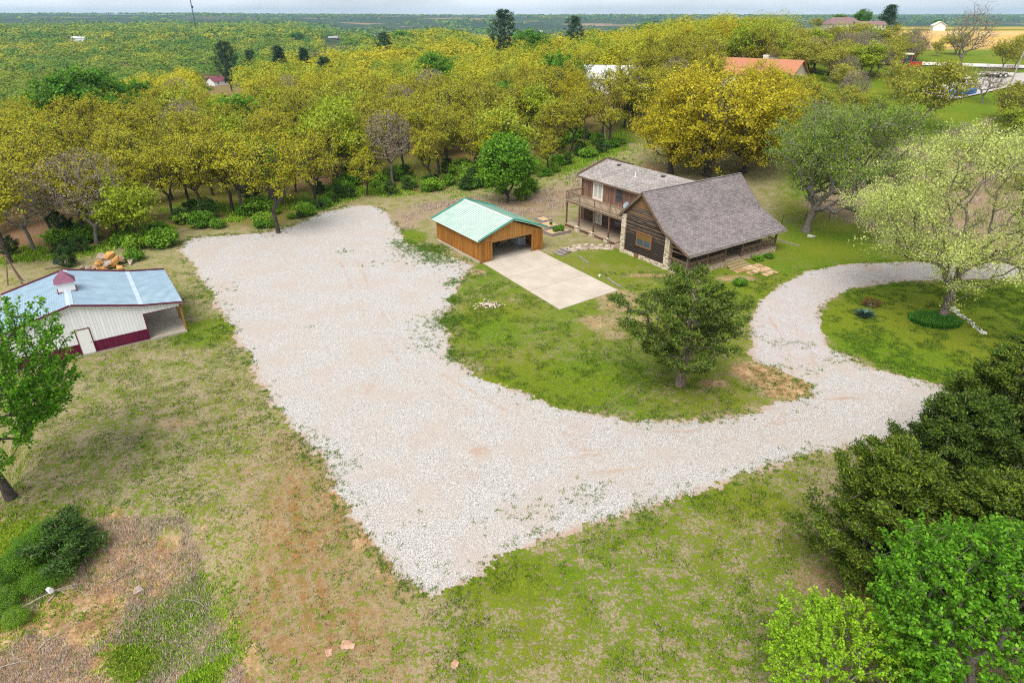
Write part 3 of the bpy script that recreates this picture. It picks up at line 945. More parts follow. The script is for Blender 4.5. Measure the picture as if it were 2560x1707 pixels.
french_door(17.5, 19.35, 3.5, 5.72, M_PALEGLASS)
french_door(17.35, 18.95, .50, 2.72, M_PALEGLASS)
for (y0, y1, z0, z1) in ((14.0, 15.15, 4.05, 5.78), (13.4, 15.15, 1.15, 2.45)):
    m = MB()
    m.box(WX - .06, y0, z0, WX - .003, y0 + .1, z1); m.box(WX - .06, y1 - .1, z0, WX - .003, y1, z1); m.box(WX - .06, y0 + .1, z1 - .1, WX - .003, y1 - .1, z1); m.box(WX - .06, y0 + .1, z0, WX - .003, y1 - .1, z0 + .1)
    m.box(WX - .05, y0 + .1, (z0 + z1) / 2 - .03, WX - .01, y1 - .1, (z0 + z1) / 2 + .03)
    w_ = m.build("window", M_POST, house)
    m = MB(); m.box(WX - .03, y0 + .1, z0 + .1, WX - .005, y1 - .1, z1 - .1); m.build("pane", M_GLASS, w_)

# lower terrace of the wing
m = MB(); m.box(.72, 11.6, .32, WX - .004, 21.25, .45); m.build("terrace_deck", M_DECK, house)
m = MB(); m.box(.82, 11.7, -.1, .95, 21.15, .318); m.box(.95, 21.0, -.1, WX, 21.15, .318); m.build("terrace_skirt", M_SKIRT, house)
m = MB(); m.box(.72, 10.0, .02, WX - .006, 11.595, .30); m.box(.20, 10.02, -.05, .715, 11.9, .15); m.build("terrace_steps", M_DECK, house)
for y in (18.5, 15.75, 13.02):
    m = MB(); m.box(.42, y - .32, -.1, .815, y + .32, .56); m.box(.38, y - .36, .56, .72, y + .36, .62); m.build("stone_pier", M_STONE, house)
for y in (20.95, 18.5, 15.75, 13.02):
    m = MB(); m.box(.76, y - .08, .452, .92, y + .08, 3.3); m.build("balcony_post", M_POST, house)
m = MB(); m.box(.70, 10.15, 3.42, WX - .004, 21.2, 3.50); m.build("balcony_deck", M_DECK, house)
m = MB(); m.box(.74, 10.2, 3.18, .90, 21.15, 3.415); m.box(.9, 21.0, 3.18, WX, 21.15, 3.415)
for y in np.arange(10.6, 20.9, .6): m.box(.9, y, 3.22, WX - .01, y + .05, 3.41)
m.build("balcony_beam", M_RAIL, house)
RP = [21.08, 18.5, 15.75, 13.02, 10.6]
for y in RP:
    m = MB(); m.box(.75, y - .06, 3.502, .87, y + .06, 4.62); m.build("rail_post", M_RAIL, house)
for a, b in zip(RP[:-1], RP[1:]):
    railing("balcony_railing", (.81, b + .06, 0), (.81, a - .06, 0), 3.50, 1.05, house)
railing("balcony_railing", (.87, 21.08, 0), (WX - .01, 21.08, 0), 3.50, 1.05, house)

dish = thing("satellite_dish", "small grey satellite dish on the eave beside the balcony rail", "satellite dish",
             tuple(house.matrix_basis @ Vector((.55, 10.2, 4.47))), HR)
m = MB(); m.tube((0, 0, -.1), (0, 0, .55), .03); m.tube((0, 0, .5), (-.35, .1, .35), .018); m.build("mast", M_GUTTER, dish)
m = MB(); n_ = 16
c0 = Vector((-.02, 0, .75)); ax = Vector((-.85, .1, .52)).normalized(); s_ = ax.cross(Vector((0, 0, 1))).normalized(); u_ = s_.cross(ax)
rings = []
for r_, dd in ((0.02, -.10), (.22, -.07), (.40, .0)):
    rings.append([c0 + ax * dd + (s_ * math.cos(6.2832 * i / n_) * 1.05 + u_ * math.sin(6.2832 * i / n_)) * r_ for i in range(n_)])
vs = [p for r_ in rings for p in r_]; vs += [p - ax * .015 for p in vs]
fs = []
for k in (0, 1):
    for i in range(n_):
        j = (i + 1) % n_
        fs += [(k * n_ + i, k * n_ + j, k * n_ + n_ + j, k * n_ + n_ + i), (48 + k * n_ + i, 48 + k * n_ + n_ + i, 48 + k * n_ + n_ + j, 48 + k * n_ + j)]
fs += [tuple(range(n_ - 1, -1, -1)), tuple(48 + i for i in range(n_))] + [(2 * n_ + i, 2 * n_ + (i + 1) % n_, 48 + 2 * n_ + (i + 1) % n_, 48 + 2 * n_ + i) for i in range(n_)]
m.add(vs, fs); m.build("reflector", plain("dish_grey", (0.22, 0.27, 0.32), .5, .4), dish)

# ------------------------------------------------------------------ the garage and its concrete
GR = math.radians(34.8)
garage = thing("garage", "open brown wooden garage under a pale green ribbed metal roof", "garage", (-3.42, 64.12, 0), GR)
GW, GL, GH = 8.4, 9.75, 2.52
M_GWALL = boards_mat("orange_brown_siding", (0.25, 0.098, 0.016), (0.41, 0.170, 0.030), .30, (0.11, 0.045, 0.012), .08)
M_GTRIM = wood_mat("brown_trim", (0.26, 0.125, 0.038), (0.38, 0.20, 0.07))
M_CONC0 = None


def concrete_mat(name, a, b, joints=False):
    t = NT(name)
    o = t.obj()
    n = t.noise(o, .55, 5, .6); n2 = t.noise(o, 9, 4, .7)
    c = t.ramp(n, [(.3, a), (.7, b)])
    c = t.mix(t.ramp(n2, [(.35, .25), (.6, 0)]), c, tuple(x * .6 for x in a))
    c = t.mix(t.ramp(t.noise(o, .9, 6, .75), [(.60, 0), (.75, .40)]), c, tuple(x * .5 for x in a))
    return t.done(c, .9, .15, normal=t.bump(n2, .15, .01))


M_CONC = concrete_mat("pale_concrete", (0.40, 0.345, 0.28), (0.51, 0.45, 0.375))
M_FLOOR = concrete_mat("stained_floor", (0.30, 0.26, 0.21), (0.46, 0.41, 0.34))
m = MB(); m.box(0, .14, .18, .12, GL - .12, GH); m.build("side_wall", M_GWALL, garage)
m = MB(); m.box(GW - .12, .14, .05, GW, GL - .12, GH); m.build("side_wall", M_GWALL, garage)
m = MB(); m.box(0, GL - .12, .12, GW, GL, GH); m.build("rear_wall", M_GWALL, garage)
m = MB(); m.box(0, 0, .06, 1.5, .14, GH - .14); m.build("front_wall", M_GWALL, garage)
m = MB(); m.box(6.92, 0, .06, GW, .14, GH - .14); m.build("front_wall", M_GWALL, garage)
m = MB()
vs = [(-.02, .0, GH - .14), (GW + .02, .0, GH - .14), (GW / 2, .0, 4.02)]
m.add(vs + [(x, .12, z) for x, y, z in vs], [(0, 1, 2), (5, 4, 3), (0, 3, 4, 1), (1, 4, 5, 2), (2, 5, 3, 0)])
vs = [(-.02, GL - .12, GH), (GW + .02, GL - .12, GH), (GW / 2, GL - .12, 4.02)]
m.add(vs + [(x, GL, z) for x, y, z in vs], [(0, 1, 2), (5, 4, 3), (0, 3, 4, 1), (1, 4, 5, 2), (2, 5, 3, 0)])
m.build("gable_panel", boards_mat("orange_gable_board", (0.30, 0.135, 0.03), (0.43, 0.21, 0.055), .30, (0.20, 0.085, 0.02), .05), garage)
m = MB(); m.box(1.40, -.05, GH - .40, 7.02, -.003, GH - .12); m.box(1.40, -.05, .06, 1.52, -.003, GH - .40); m.box(6.90, -.05, .06, 7.02, -.003, GH - .40); m.box(-.05, -.04, .08, .10, -.003, GH - .15); m.box(GW - .1, -.04, .08, GW + .05, -.003, GH - .15)
m.box(-.03, -.035, GH - .21, 1.40, -.003, GH - .12); m.box(7.02, -.035, GH - .21, GW + .03, -.003, GH - .12)
m.build("door_trim", M_GTRIM, garage)
m = MB(); m.box(1.5, .15, GH - .30, 6.92, .6, GH - .1); m.build("rolled_door", M_GTRIM, garage)
m = MB(); m.box(-.06, .15, -.25, .14, GL + .05, .24); m.box(-.06, GL - .1, -.25, GW, GL + .05, .14); m.build("foundation", M_CONC, garage)
m = MB(); m.box(.14, -.0, -.1, GW, GL - .12, .062); m.build("garage_floor", M_FLOOR, garage)
# roof: two ribbed sheets, each rib standing proud
M_GREEN = metal_mat("green_metal", (0.44, 0.525, 0.465), (0.54, 0.615, 0.56), .5, 0, .25)
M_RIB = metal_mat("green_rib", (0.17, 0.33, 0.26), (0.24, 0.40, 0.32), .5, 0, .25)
M_TEAL = metal_mat("teal_trim", (0.05, 0.27, 0.21), (0.08, 0.34, 0.27), .4, 0, .5)
EX0, EX1, EZ, RX, RZG, YA, YB = -.45, GW + .45, 2.57, GW / 2, 4.22, -.32, 10.05
m = MB(); m.slab([(EX0, YA, EZ), (RX, YA, RZG), (RX, YB, RZG), (EX0, YB, EZ)], -.05); m.slab([(RX, YA, RZG), (EX1, YA, EZ), (EX1, YB, EZ), (RX, YB, RZG)], -.05)
gro = m.build("metal_roof", M_GREEN, garage)
m = MB()
for y in np.arange(YA + .15, YB, .405):
    m.bar((EX0, y, EZ + .065), (RX - .1, y, RZG + .02), .14, .035); m.bar((RX + .1, y, RZG + .02), (EX1, y, EZ + .065), .14, .035)
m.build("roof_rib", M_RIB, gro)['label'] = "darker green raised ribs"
m = MB(); m.slab([(RX - .22, YA, RZG + .005), (RX, YA, RZG + .085), (RX, YB, RZG + .085), (RX - .22, YB, RZG + .005)], -.02); m.slab([(RX, YA, RZG + .085), (RX + .22, YA, RZG + .005), (RX + .22, YB, RZG + .005), (RX, YB, RZG + .085)], -.02)
m.build("ridge_cap", M_GREEN, gro)
for y in (YA - .03, YB + .003):
    m = MB(); m.slab([(EX0, y, EZ + .07), (EX0, y + .027, EZ + .07), (RX, y + .027, RZG + .09), (RX, y, RZG + .09)], .17); m.slab([(RX, y, RZG + .09), (RX, y + .027, RZG + .09), (EX1, y + .027, EZ + .07), (EX1, y, EZ + .07)], .17)
    m.build("rake_trim", M_TEAL, gro)
# things kept inside
GM = Matrix.Translation((-3.42, 64.12, 0)) @ Matrix.Rotation(GR, 4, 'Z')
gpt = lambda x, y, z=0: tuple(GM @ Vector((x, y, z)))
cab = thing("cabinet", "pale blue-white chest standing inside the garage by its right wall", "chest", gpt(7.2, 3.4, .062), GR)
m = MB(); m.box(-.4, -.9, 0, .7, .9, .75); m.build("body", plain("pale_blue_paint", (0.45, 0.52, 0.58), .5), cab); m = MB(); m.box(-.43, -.93, .75, .73, .93, .84); m.build("lid", M_WHITE, cab)
tp = thing("folded_tarp", "tan canvas tarp hanging folded inside the garage opening", "tarp", gpt(5.9, 4.2, .062), GR)
m = MB()
for i in range(6):
    x = -.5 + i * .2
    m.slab([(x, .05 * (-1) ** i, 0), (x + .2, -.05 * (-1) ** i, 0), (x * .45 + .15, -.03 * (-1) ** i, 1.9), (x * .45 + .06, .03 * (-1) ** i, 1.9)], .03)
m.build("cloth", plain("tan_canvas", (0.42, 0.28, 0.12), .9), tp); m = MB(); m.bar((-.3, 0, 1.9), (.4, 0, 1.9), .05, .05); m.build("pole", M_RAIL, tp)
tag(MB().bar((0, 0, .1), (1.6, -.25, .12), .09, .04).build("wooden_board", M_RAIL, None, gpt(4.3, 3.5, .0), GR), "light wooden board lying on the garage floor", "board")
sh = thing("tool_shelf", "dark shelf of boxes along the garage's rear wall", "shelf", gpt(3.0, 9.2, .062), GR)
m = MB()
for z in (.4, 1.0, 1.6): m.box(-2, -.3, z, 2, .25, z + .04)
for x in (-1.95, 0, 1.95): m.box(x - .03, -.3, 0, x + .03, .25, 1.9)
m.build("frame", M_POST, sh)
M_CARD = plain("brown_card", (0.22, 0.14, 0.08))
for i in range(5): tag(MB().box(-.15, -.2, 0, .15, .2, .28).box(-.155, -.205, .28, .155, .205, .31).build("box", M_CARD, None, gpt(1.4 + i * .7, 9.18, (.502, 1.102, 1.702)[i % 3]), GR), "brown box on the dark shelf inside the garage", "box", "boxes on the garage shelf")

# concrete apron with its joints cut as real gaps between bays
pad = thing("concrete_pad", None, None, gpt(0, 0, 0), GR); pad['kind'] = 'structure'
tag(pad, "pale concrete apron of six bays in front of the garage", kind='structure')
e0 = [(1.1, -.03), (8.1, -.06)]


def padpt(s, q):
    """s across 0..1, q along 0..1, from the garage door out to the lawn"""
    a = Vector((.30, -.02)); b = Vector((7.75, .0)); c = Vector((-.42, -14.25)); d = Vector((7.15, -14.0))
    p = a.lerp(b, s).lerp(c.lerp(d, s), q)
    return p


m = MB()
for (s0, s1) in ((0, .5), (.5, 1)):
    for (q0, q1) in ((0, .36), (.36, .645), (.645, 1)):
        g_ = .0016
        c4 = [padpt(s0 + (g_ if s0 else 0), q0 + (g_ if q0 else 0)), padpt(s1 - (g_ if s1 < 1 else 0), q0 + (g_ if q0 else 0)), padpt(s1 - (g_ if s1 < 1 else 0), q1 - (g_ if q1 < 1 else 0)), padpt(s0 + (g_ if s0 else 0), q1 - (g_ if q1 < 1 else 0))]
        m.slab([(p.x, p.y, .06) for p in c4][::-1], .16)
m.build("bays", M_CONC, pad)
m = MB(); c4 = [padpt(.002, .002), padpt(.998, .002), padpt(.998, .998), padpt(.002, .998)]
m.slab([(p.x, p.y, .03) for p in c4][::-1], .1); m.build("joint_bed", plain("joint_dirt", (0.16, 0.12, 0.08)), pad)

# ------------------------------------------------------------------ the white barn
BR_ = math.radians(35)
barn = thing("barn", "white metal barn with maroon trim, pale blue ribbed roof and an open lean-to", "barn", (-30.12, 46.15, 0), BR_)
BL = 8.75
M_BWHITE = boards_mat("white_siding", (0.74, 0.74, 0.77), (0.84, 0.84, 0.86), .23, (0.56, 0.56, 0.60), .10)
M_MAROON = boards_mat("maroon_siding", (0.105, 0.006, 0.030), (0.15, 0.012, 0.045), .23, (0.06, 0.004, 0.018), .10)
M_MTRIM = metal_mat("maroon_trim", (0.10, 0.008, 0.030), (0.15, 0.015, 0.05), .4)
M_BROOF = metal_mat("pale_blue_roof", (0.41, 0.53, 0.61), (0.49, 0.61, 0.69), .5, 0, .3)
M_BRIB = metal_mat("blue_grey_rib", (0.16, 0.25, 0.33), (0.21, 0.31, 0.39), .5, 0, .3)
M_BCAP = metal_mat("pale_ridge_metal", (0.35, 0.44, 0.51), (0.42, 0.51, 0.58), .38, 0, .5)
BX0, BRX, BBX, BEX = -9.25, -4.50, .08, 3.05
ZE, ZR, ZB, ZL = 3.12, 4.30, 3.15, 2.70
zroof = lambda x: (ZE + (x - BX0) * (ZR - ZE) / (BRX - BX0)) if x < BRX else ((ZR + (x - BRX) * (ZB - ZR) / (BBX - BRX)) if x < BBX else ZB + (x - BBX) * (ZL - ZB) / (BEX - BBX))


def bwall(y0, y1, door):
    m = MB()
    zt = lambda x: zroof(x) - .10
    xs = [-9.0, -4.78, -3.86, 0.0]
    def pane_(xa, xb, z0):
        ps = [(xa, z0), (xb, z0), (xb, zt(xb))] + ([(BRX, zt(BRX))] if xa < BRX < xb else []) + [(xa, zt(xa))]
        k = len(ps)
        m.add([(x, y0, z) for x, z in ps] + [(x, y1, z) for x, z in ps], [tuple(range(k)), tuple(range(2 * k - 1, k - 1, -1))] + [(i, i + k, (i + 1) % k + k, (i + 1) % k) for i in range(k)])
    if door:
        pane_(-9.0, -4.78, 1.03); pane_(-3.86, 0.0, 1.03); pane_(-4.78, -3.86, 2.22)
        pane_(0.0, 2.85, 2.38)
    else:
        pane_(-9.0, 0.0, 1.03); pane_(0.0, 2.85, 2.38)
    return m


bwall(0, .12, True).build("front_wall", M_BWHITE, barn)
bwall(BL - .12, BL, False).build("rear_wall", M_BWHITE, barn)
m = MB(); m.box(-.12, .12, 1.03, 0, BL - .12, 3.02); m.box(-9.0, .12, 1.03, -8.88, BL - .12, 3.05); m.build("side_wall", M_BWHITE, barn)
m = MB(); m.box(-9.0, -.012, .13, -4.80, .12, 1.0); m.box(-3.84, -.012, .13, .012, .12, 1.0); m.box(-.12, .12, .13, .012, BL, 1.0); m.box(-9.0, BL - .12, .13, -.12, BL, 1.0); m.box(-9.012, .12, .13, -8.88, BL - .12, 1.0)
m.build("wainscot", M_MAROON, barn)
m = MB()
m.box(-9.02, -.03, .99, -4.82, -.002, 1.06); m.box(-3.82, -.03, .99, .03, -.002, 1.06); m.box(-.02, -.04, .12, .05, .06, 2.40)
m.box(-4.83, -.05, .12, -4.77, .01, 2.28); m.box(-3.87, -.05, .12, -3.81, .01, 2.28); m.box(-4.77, -.05, 2.22, -3.87, .01, 2.28); m.box(0, -.03, 2.36, 2.88, .0, 2.41)
m.build("maroon_corner_trim", M_MTRIM, barn)
dm = MB(); dm.box(-4.765, -.02, .14, -3.875, .05, 2.215); do = dm.build("door", M_WHITE, barn)
m = MB(); m.tube((-3.99, -.02, 1.08), (-3.99, -.07, 1.08), .03); m.build("handle", M_DARK, do)
m = MB()
V = -.30
for (xa, za, xb, zb) in ((BX0, ZE, BRX, ZR), (BRX, ZR, BBX, ZB), (BBX, ZB, BEX, ZL)):
    m.slab([(xa, V, za), (xb, V, zb), (xb, BL + .2, zb), (xa, BL + .2, za)], -.045)
bro = m.build("metal_roof", M_BROOF, barn)
m = MB()
for y in np.arange(V + .12, BL + .18, .232):
    for (xa, za, xb, zb) in ((BX0, ZE, BRX - .2, None), (BRX + .2, None, BBX - .14, None), (BBX + .14, None, BEX, ZL)):
        m.bar((xa, y, zroof(xa) + .058), (xb, y, zroof(xb) + .058), .075, .03)
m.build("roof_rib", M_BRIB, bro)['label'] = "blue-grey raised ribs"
m = MB()
m.slab([(BRX - .24, V, zroof(BRX - .24) + .085), (BRX, V, ZR + .1), (BRX, BL + .2, ZR + .1), (BRX - .24, BL + .2, zroof(BRX - .24) + .085)], .02)
m.slab([(BRX, V, ZR + .1), (BRX + .24, V, zroof(BRX + .24) + .085), (BRX + .24, BL + .2, zroof(BRX + .24) + .085), (BRX, BL + .2, ZR + .1)], .02)
m.slab([(BBX - .17, V, zroof(BBX - .17) + .085), (BBX + .17, V, zroof(BBX + .17) + .085), (BBX + .17, BL + .2, zroof(BBX + .17) + .085), (BBX - .17, BL + .2, zroof(BBX - .17) + .085)], .02)
m.build("ridge_cap", M_BCAP, bro)
m = MB()
for y in (V - .03, BL + .203):
    for (xa, xb) in ((BX0, BRX), (BRX, BBX), (BBX, BEX)):
        m.slab([(xa, y, zroof(xa) + .05), (xa, y + .027, zroof(xa) + .05), (xb, y + .027, zroof(xb) + .05), (xb, y, zroof(xb) + .05)], .15)
m.box(BEX + .003, V - .03, ZL - .16, BEX + .03, BL + .23, ZL + .04)
m.build("rake_trim", M_MTRIM, bro)
m = MB(); m.box(.0, -.15, -.15, 2.82, BL, .17); m.box(-9.05, -.04, -.15, -.0, BL, .118); m.build("slab", M_FLOOR, barn)
for y in (.06, 3.0, 5.9, 8.6):
    m = MB(); m.box(2.72, y - .07, .172, 2.86, y + .07, zroof(2.79) - .02); m.build("lean_to_post", M_GTRIM, barn)
m = MB(); m.box(2.70, .13, 2.42, 2.88, BL - .13, 2.60); m.build("lean_to_beam", M_RAIL, barn)
# cupola on the ridge

CYY = 4.05
m = MB(); m.box(BRX - .58, CYY - .58, 3.9, BRX + .58, CYY + .58, 5.05); cw = m.build("cupola", M_WHITE, barn)
m = MB(); m.box(BRX - .68, CYY - .68, 3.98, BRX + .68, CYY - .585, 4.30); m.box(BRX - .68, CYY + .585, 3.98, BRX + .68, CYY + .68, 4.30)
m.box(BRX - .68, CYY - .585, 3.98, BRX - .585, CYY + .585, 4.30); m.box(BRX + .585, CYY - .585, 3.98, BRX + .68, CYY + .585, 4.30)
m.build("base_trim", M_MTRIM, cw)
m = MB(); q = .74
vs = [(BRX - q, CYY - q, 5.02), (BRX + q, CYY - q, 5.02), (BRX + q, CYY + q, 5.02), (BRX - q, CYY + q, 5.02), (BRX, CYY, 5.95)]
m.add(vs, [(0, 1, 4), (1, 2, 4), (2, 3, 4), (3, 0, 4), (3, 2, 1, 0)]); m.build("roof", metal_mat("plum_metal", (0.15, 0.035, 0.085), (0.21, 0.06, 0.12), .4), cw)
m = MB(); m.tube((BRX, CYY, 5.9), (BRX, CYY, 6.75), .02); m.bar((BRX - .3, CYY, 6.45), (BRX + .3, CYY, 6.45), .03, .03); m.box(BRX - .28, CYY - .01, 6.62, BRX + .2, CYY + .01, 6.78); m.build("weather_vane", M_DARK, cw)
# ------------------------------------------------------------------ trees: skeletons grown to points of a crown, leaves at the twig ends
def grow(rng, h, tips, trunk_h, bend=.25, pull=.35, lift=.25, step=.9, leader=0.0):
    """nodes, parents: a trunk and limbs reaching every tip"""
    nodes, par, plen = [], [], []
    k = max(3, int(trunk_h / .8))
    bx, by = rng.normal(0, bend, 2)
    for i in range(k + 1):
        t = i / k
        nodes.append([bx * t * t + rng.normal(0, .03), by * t * t + rng.normal(0, .03), trunk_h * t])
        par.append(i - 1); plen.append(trunk_h * t)
    if leader:
        z = trunk_h
        while z < leader:
            z += step
            nodes.append([nodes[-1][0] + rng.normal(0, .05), nodes[-1][1] + rng.normal(0, .05), z]); par.append(len(nodes) - 2); plen.append(z)
    top = np.array(nodes[k])
    order = np.argsort(np.linalg.norm(tips - top, axis=1))
    N = np.zeros((len(nodes) + len(tips) * 8, 3)); N[:len(nodes)] = nodes
    PL = np.zeros(len(N)); PL[:len(plen)] = plen
    n = len(nodes)
    lo = max(1, k - 1)
    tip_idx = []
    for t in tips[order]:
        d = np.linalg.norm(N[lo:n] - t, axis=1) + pull * (PL[lo:n] - PL[lo]) + np.maximum(0, N[lo:n, 2] - t[2]) * .9
        j = lo + int(np.argmin(d))
        p = N[j].copy()
        L = np.linalg.norm(t - p)
        s = int(np.clip(round(L / step), 1, 7))
        prev = j
        for i in range(1, s + 1):
            f = i / s
            q = p + (t - p) * f
            q[2] += lift * L * .5 * math.sin(math.pi * f) * (1 if t[2] > p[2] else -.3)
            if i < s: q += rng.normal(0, .07 * min(L, 2.5), 3)
            N[n] = q; par.append(prev); PL[n] = PL[prev] + np.linalg.norm(q - N[prev]); prev = n; n += 1
            if n >= len(N) - 9:
                N = np.concatenate([N, np.zeros((400, 3))]); PL = np.concatenate([PL, np.zeros(400)])
        tip_idx.append(prev)
    return N[:n], np.array(par), np.array(tip_idx)


def limbs_mesh(name, N, par, tips, r_tip, r_base, mat, sides=5, flare=1.5):
    n = len(N)
    cnt = np.zeros(n); cnt[tips] = 1
    for i in range(n - 1, 0, -1):
        cnt[par[i]] += cnt[i]
    cnt = np.maximum(cnt, 1)
    e = math.log(r_base / r_tip) / max(.1, math.log(cnt[0] + 1e-9))
    rad = r_tip * cnt ** e
    z = N[:, 2]
    rad = rad * np.where((z < .8) & (np.arange(n) < 3), 1 + (flare - 1) * (1 - z / .8), 1)
    idx = np.arange(1, n)
    P, Q = N[par[idx]], N[idx]
    d = Q - P
    L = np.linalg.norm(d, axis=1, keepdims=True); d = d / np.maximum(L, 1e-6)
    Q = Q + d * .02
    ref = np.where(np.abs(d[:, 2:3]) < .9, [[0, 0, 1.]], [[1., 0, 0]])
    a = np.cross(d, ref); a /= np.linalg.norm(a, axis=1, keepdims=True)
    b = np.cross(d, a)
    th = np.arange(sides) / sides * 2 * np.pi
    ring = a[:, None] * np.cos(th)[None, :, None] + b[:, None] * np.sin(th)[None, :, None]
    rp, rq = rad[par[idx]], rad[idx]
    rp = np.minimum(rp, rq * 1.9)
    V = np.concatenate([P[:, None] + ring * rp[:, None, None], Q[:, None] + ring * rq[:, None, None]], 1).reshape(-1, 3)
    base = (np.arange(n - 1) * 2 * sides)[:, None]
    i = np.arange(sides); j = (i + 1) % sides
    q = np.stack([i, j, j + sides, i + sides], -1)[None] + base[:, :, None]
    V[:, 2] = np.where(V[:, 2] < .05, V[:, 2] - .25, V[:, 2])
    return mesh_np(name, V, q.reshape(-1, 4), mat=mat, smooth=True)


def leaves(rng, C, L, Wd, normal_bias, nb=.8, droop=0.0, along=None):
    """one rhombic leaf per centre; normal_bias (n,3) is the way it tends to face"""
    n = len(C)
    nr = rng.normal(0, 1, (n, 3)); nr /= np.linalg.norm(nr, axis=1, keepdims=True)
    nn = nr + normal_bias * nb
    nn /= np.linalg.norm(nn, axis=1, keepdims=True) + 1e-9
    t = rng.normal(0, 1, (n, 3)) if along is None else along + rng.normal(0, .45, (n, 3))
    t[:, 2] -= droop
    t -= nn * (t * nn).sum(1, keepdims=True)
    t /= np.linalg.norm(t, axis=1, keepdims=True) + 1e-9
    b = np.cross(nn, t)
    s = rng.uniform(.65, 1.3, (n, 1))
    hl, hw = t * (L / 2) * s, b * (Wd / 2) * s
    V = np.stack([C - hl, C + hw - hl * .1 + nn * .06 * L, C + hl, C - hw - hl * .1 + nn * .06 * L], 1)
    return V.reshape(-1, 3), np.arange(n * 4).reshape(n, 4)


def ell_points(rng, n, c, r, shell=.55, flat=0.0, lumps=None):
    """points through an ellipsoid, gathered towards its skin, pushed in and out in lumps"""
    d = rng.normal(0, 1, (n * 3, 3)); d /= np.linalg.norm(d, axis=1, keepdims=True)
    d = d[d[:, 2] > -1 + flat][:n]
    while len(d) < n:
        e = rng.normal(0, 1, (n, 3)); e /= np.linalg.norm(e, axis=1, keepdims=True); d = np.concatenate([d, e[e[:, 2] > -1 + flat]])[:n]
    rr = rng.random(n) ** (1 / 3.) * (1 - shell) + shell * rng.uniform(.82, 1.02, n)
    if lumps is not None:
        g = np.zeros(n)
        for ld, am in lumps: g += am * np.exp(-((d - ld) ** 2).sum(1) / .25)
        rr = rr * (1 + g)
    return np.array(c) + d * rr[:, None] * np.array(r)


def lumps_of(rng, k, lo=-.32, hi=.22):
    o = []
    for _ in range(k):
        d = rng.normal(0, 1, 3); d /= np.linalg.norm(d); o.append((d, rng.uniform(lo, hi)))
    return o


def broadleaf(seed, h, rx, rz, trunk_h, ntips, per, sig, L, Wd, bark, leafm, shell=.55, up=.5, r_tip=.012, r_base=.17, pull=.35, lift=.25, offs=(0, 0), thin=1.0, flat=.35, nb=.8, bend=.25, lumps=12, sides=5, step=.9, clumps=0, csig=.85):
    """returns trunk mesh and crown mesh of one kind of tree"""
    rng = np.random.default_rng(seed)
    c = (offs[0], offs[1], h - rz)
    tips = ell_points(rng, ntips, c, (rx, rx, rz), shell, flat, lumps_of(rng, lumps))
    if clumps:      # boughs: knots of twigs with gaps between them
        cc = ell_points(rng, clumps, c, (rx * .86, rx * .86, rz * .86), .35, flat, lumps_of(rng, lumps))
        tips = cc[rng.integers(0, clumps, ntips)] + rng.normal(0, 1, (ntips, 3)) * csig * np.array([1, 1, .62])
    tips = tips[tips[:, 2] > trunk_h * .75]
    N, par, ti = grow(rng, h, tips, trunk_h, bend, pull, lift, step)
    tm = limbs_mesh("trunk", N, par, ti, r_tip, r_base, bark, sides)
    cs = N[ti]
    w = rng.random(len(cs)) < thin
    cs = cs[w]
    # twigs carry leaves a little way back from their ends too
    back = N[par[ti]][w]
    m_ = rng.integers(max(1, int(per * .5)), int(per * 1.5) + 1, len(cs))
    k = np.repeat(np.arange(len(cs)), m_)
    f = rng.random((len(k), 1)) ** 2 * .7
    C = cs[k] * (1 - f) + back[k] * f + rng.normal(0, 1, (len(k), 3)) * np.array([sig, sig, sig * .7])
    out = C - np.array([c[0], c[1], c[2] - rz * .5]); out /= np.linalg.norm(out, axis=1, keepdims=True)
    V, q = leaves(rng, C, L, Wd, out * .6 + np.array([0, 0, up]), nb)
    return tm, mesh_np("crown", V, q, mat=leafm)


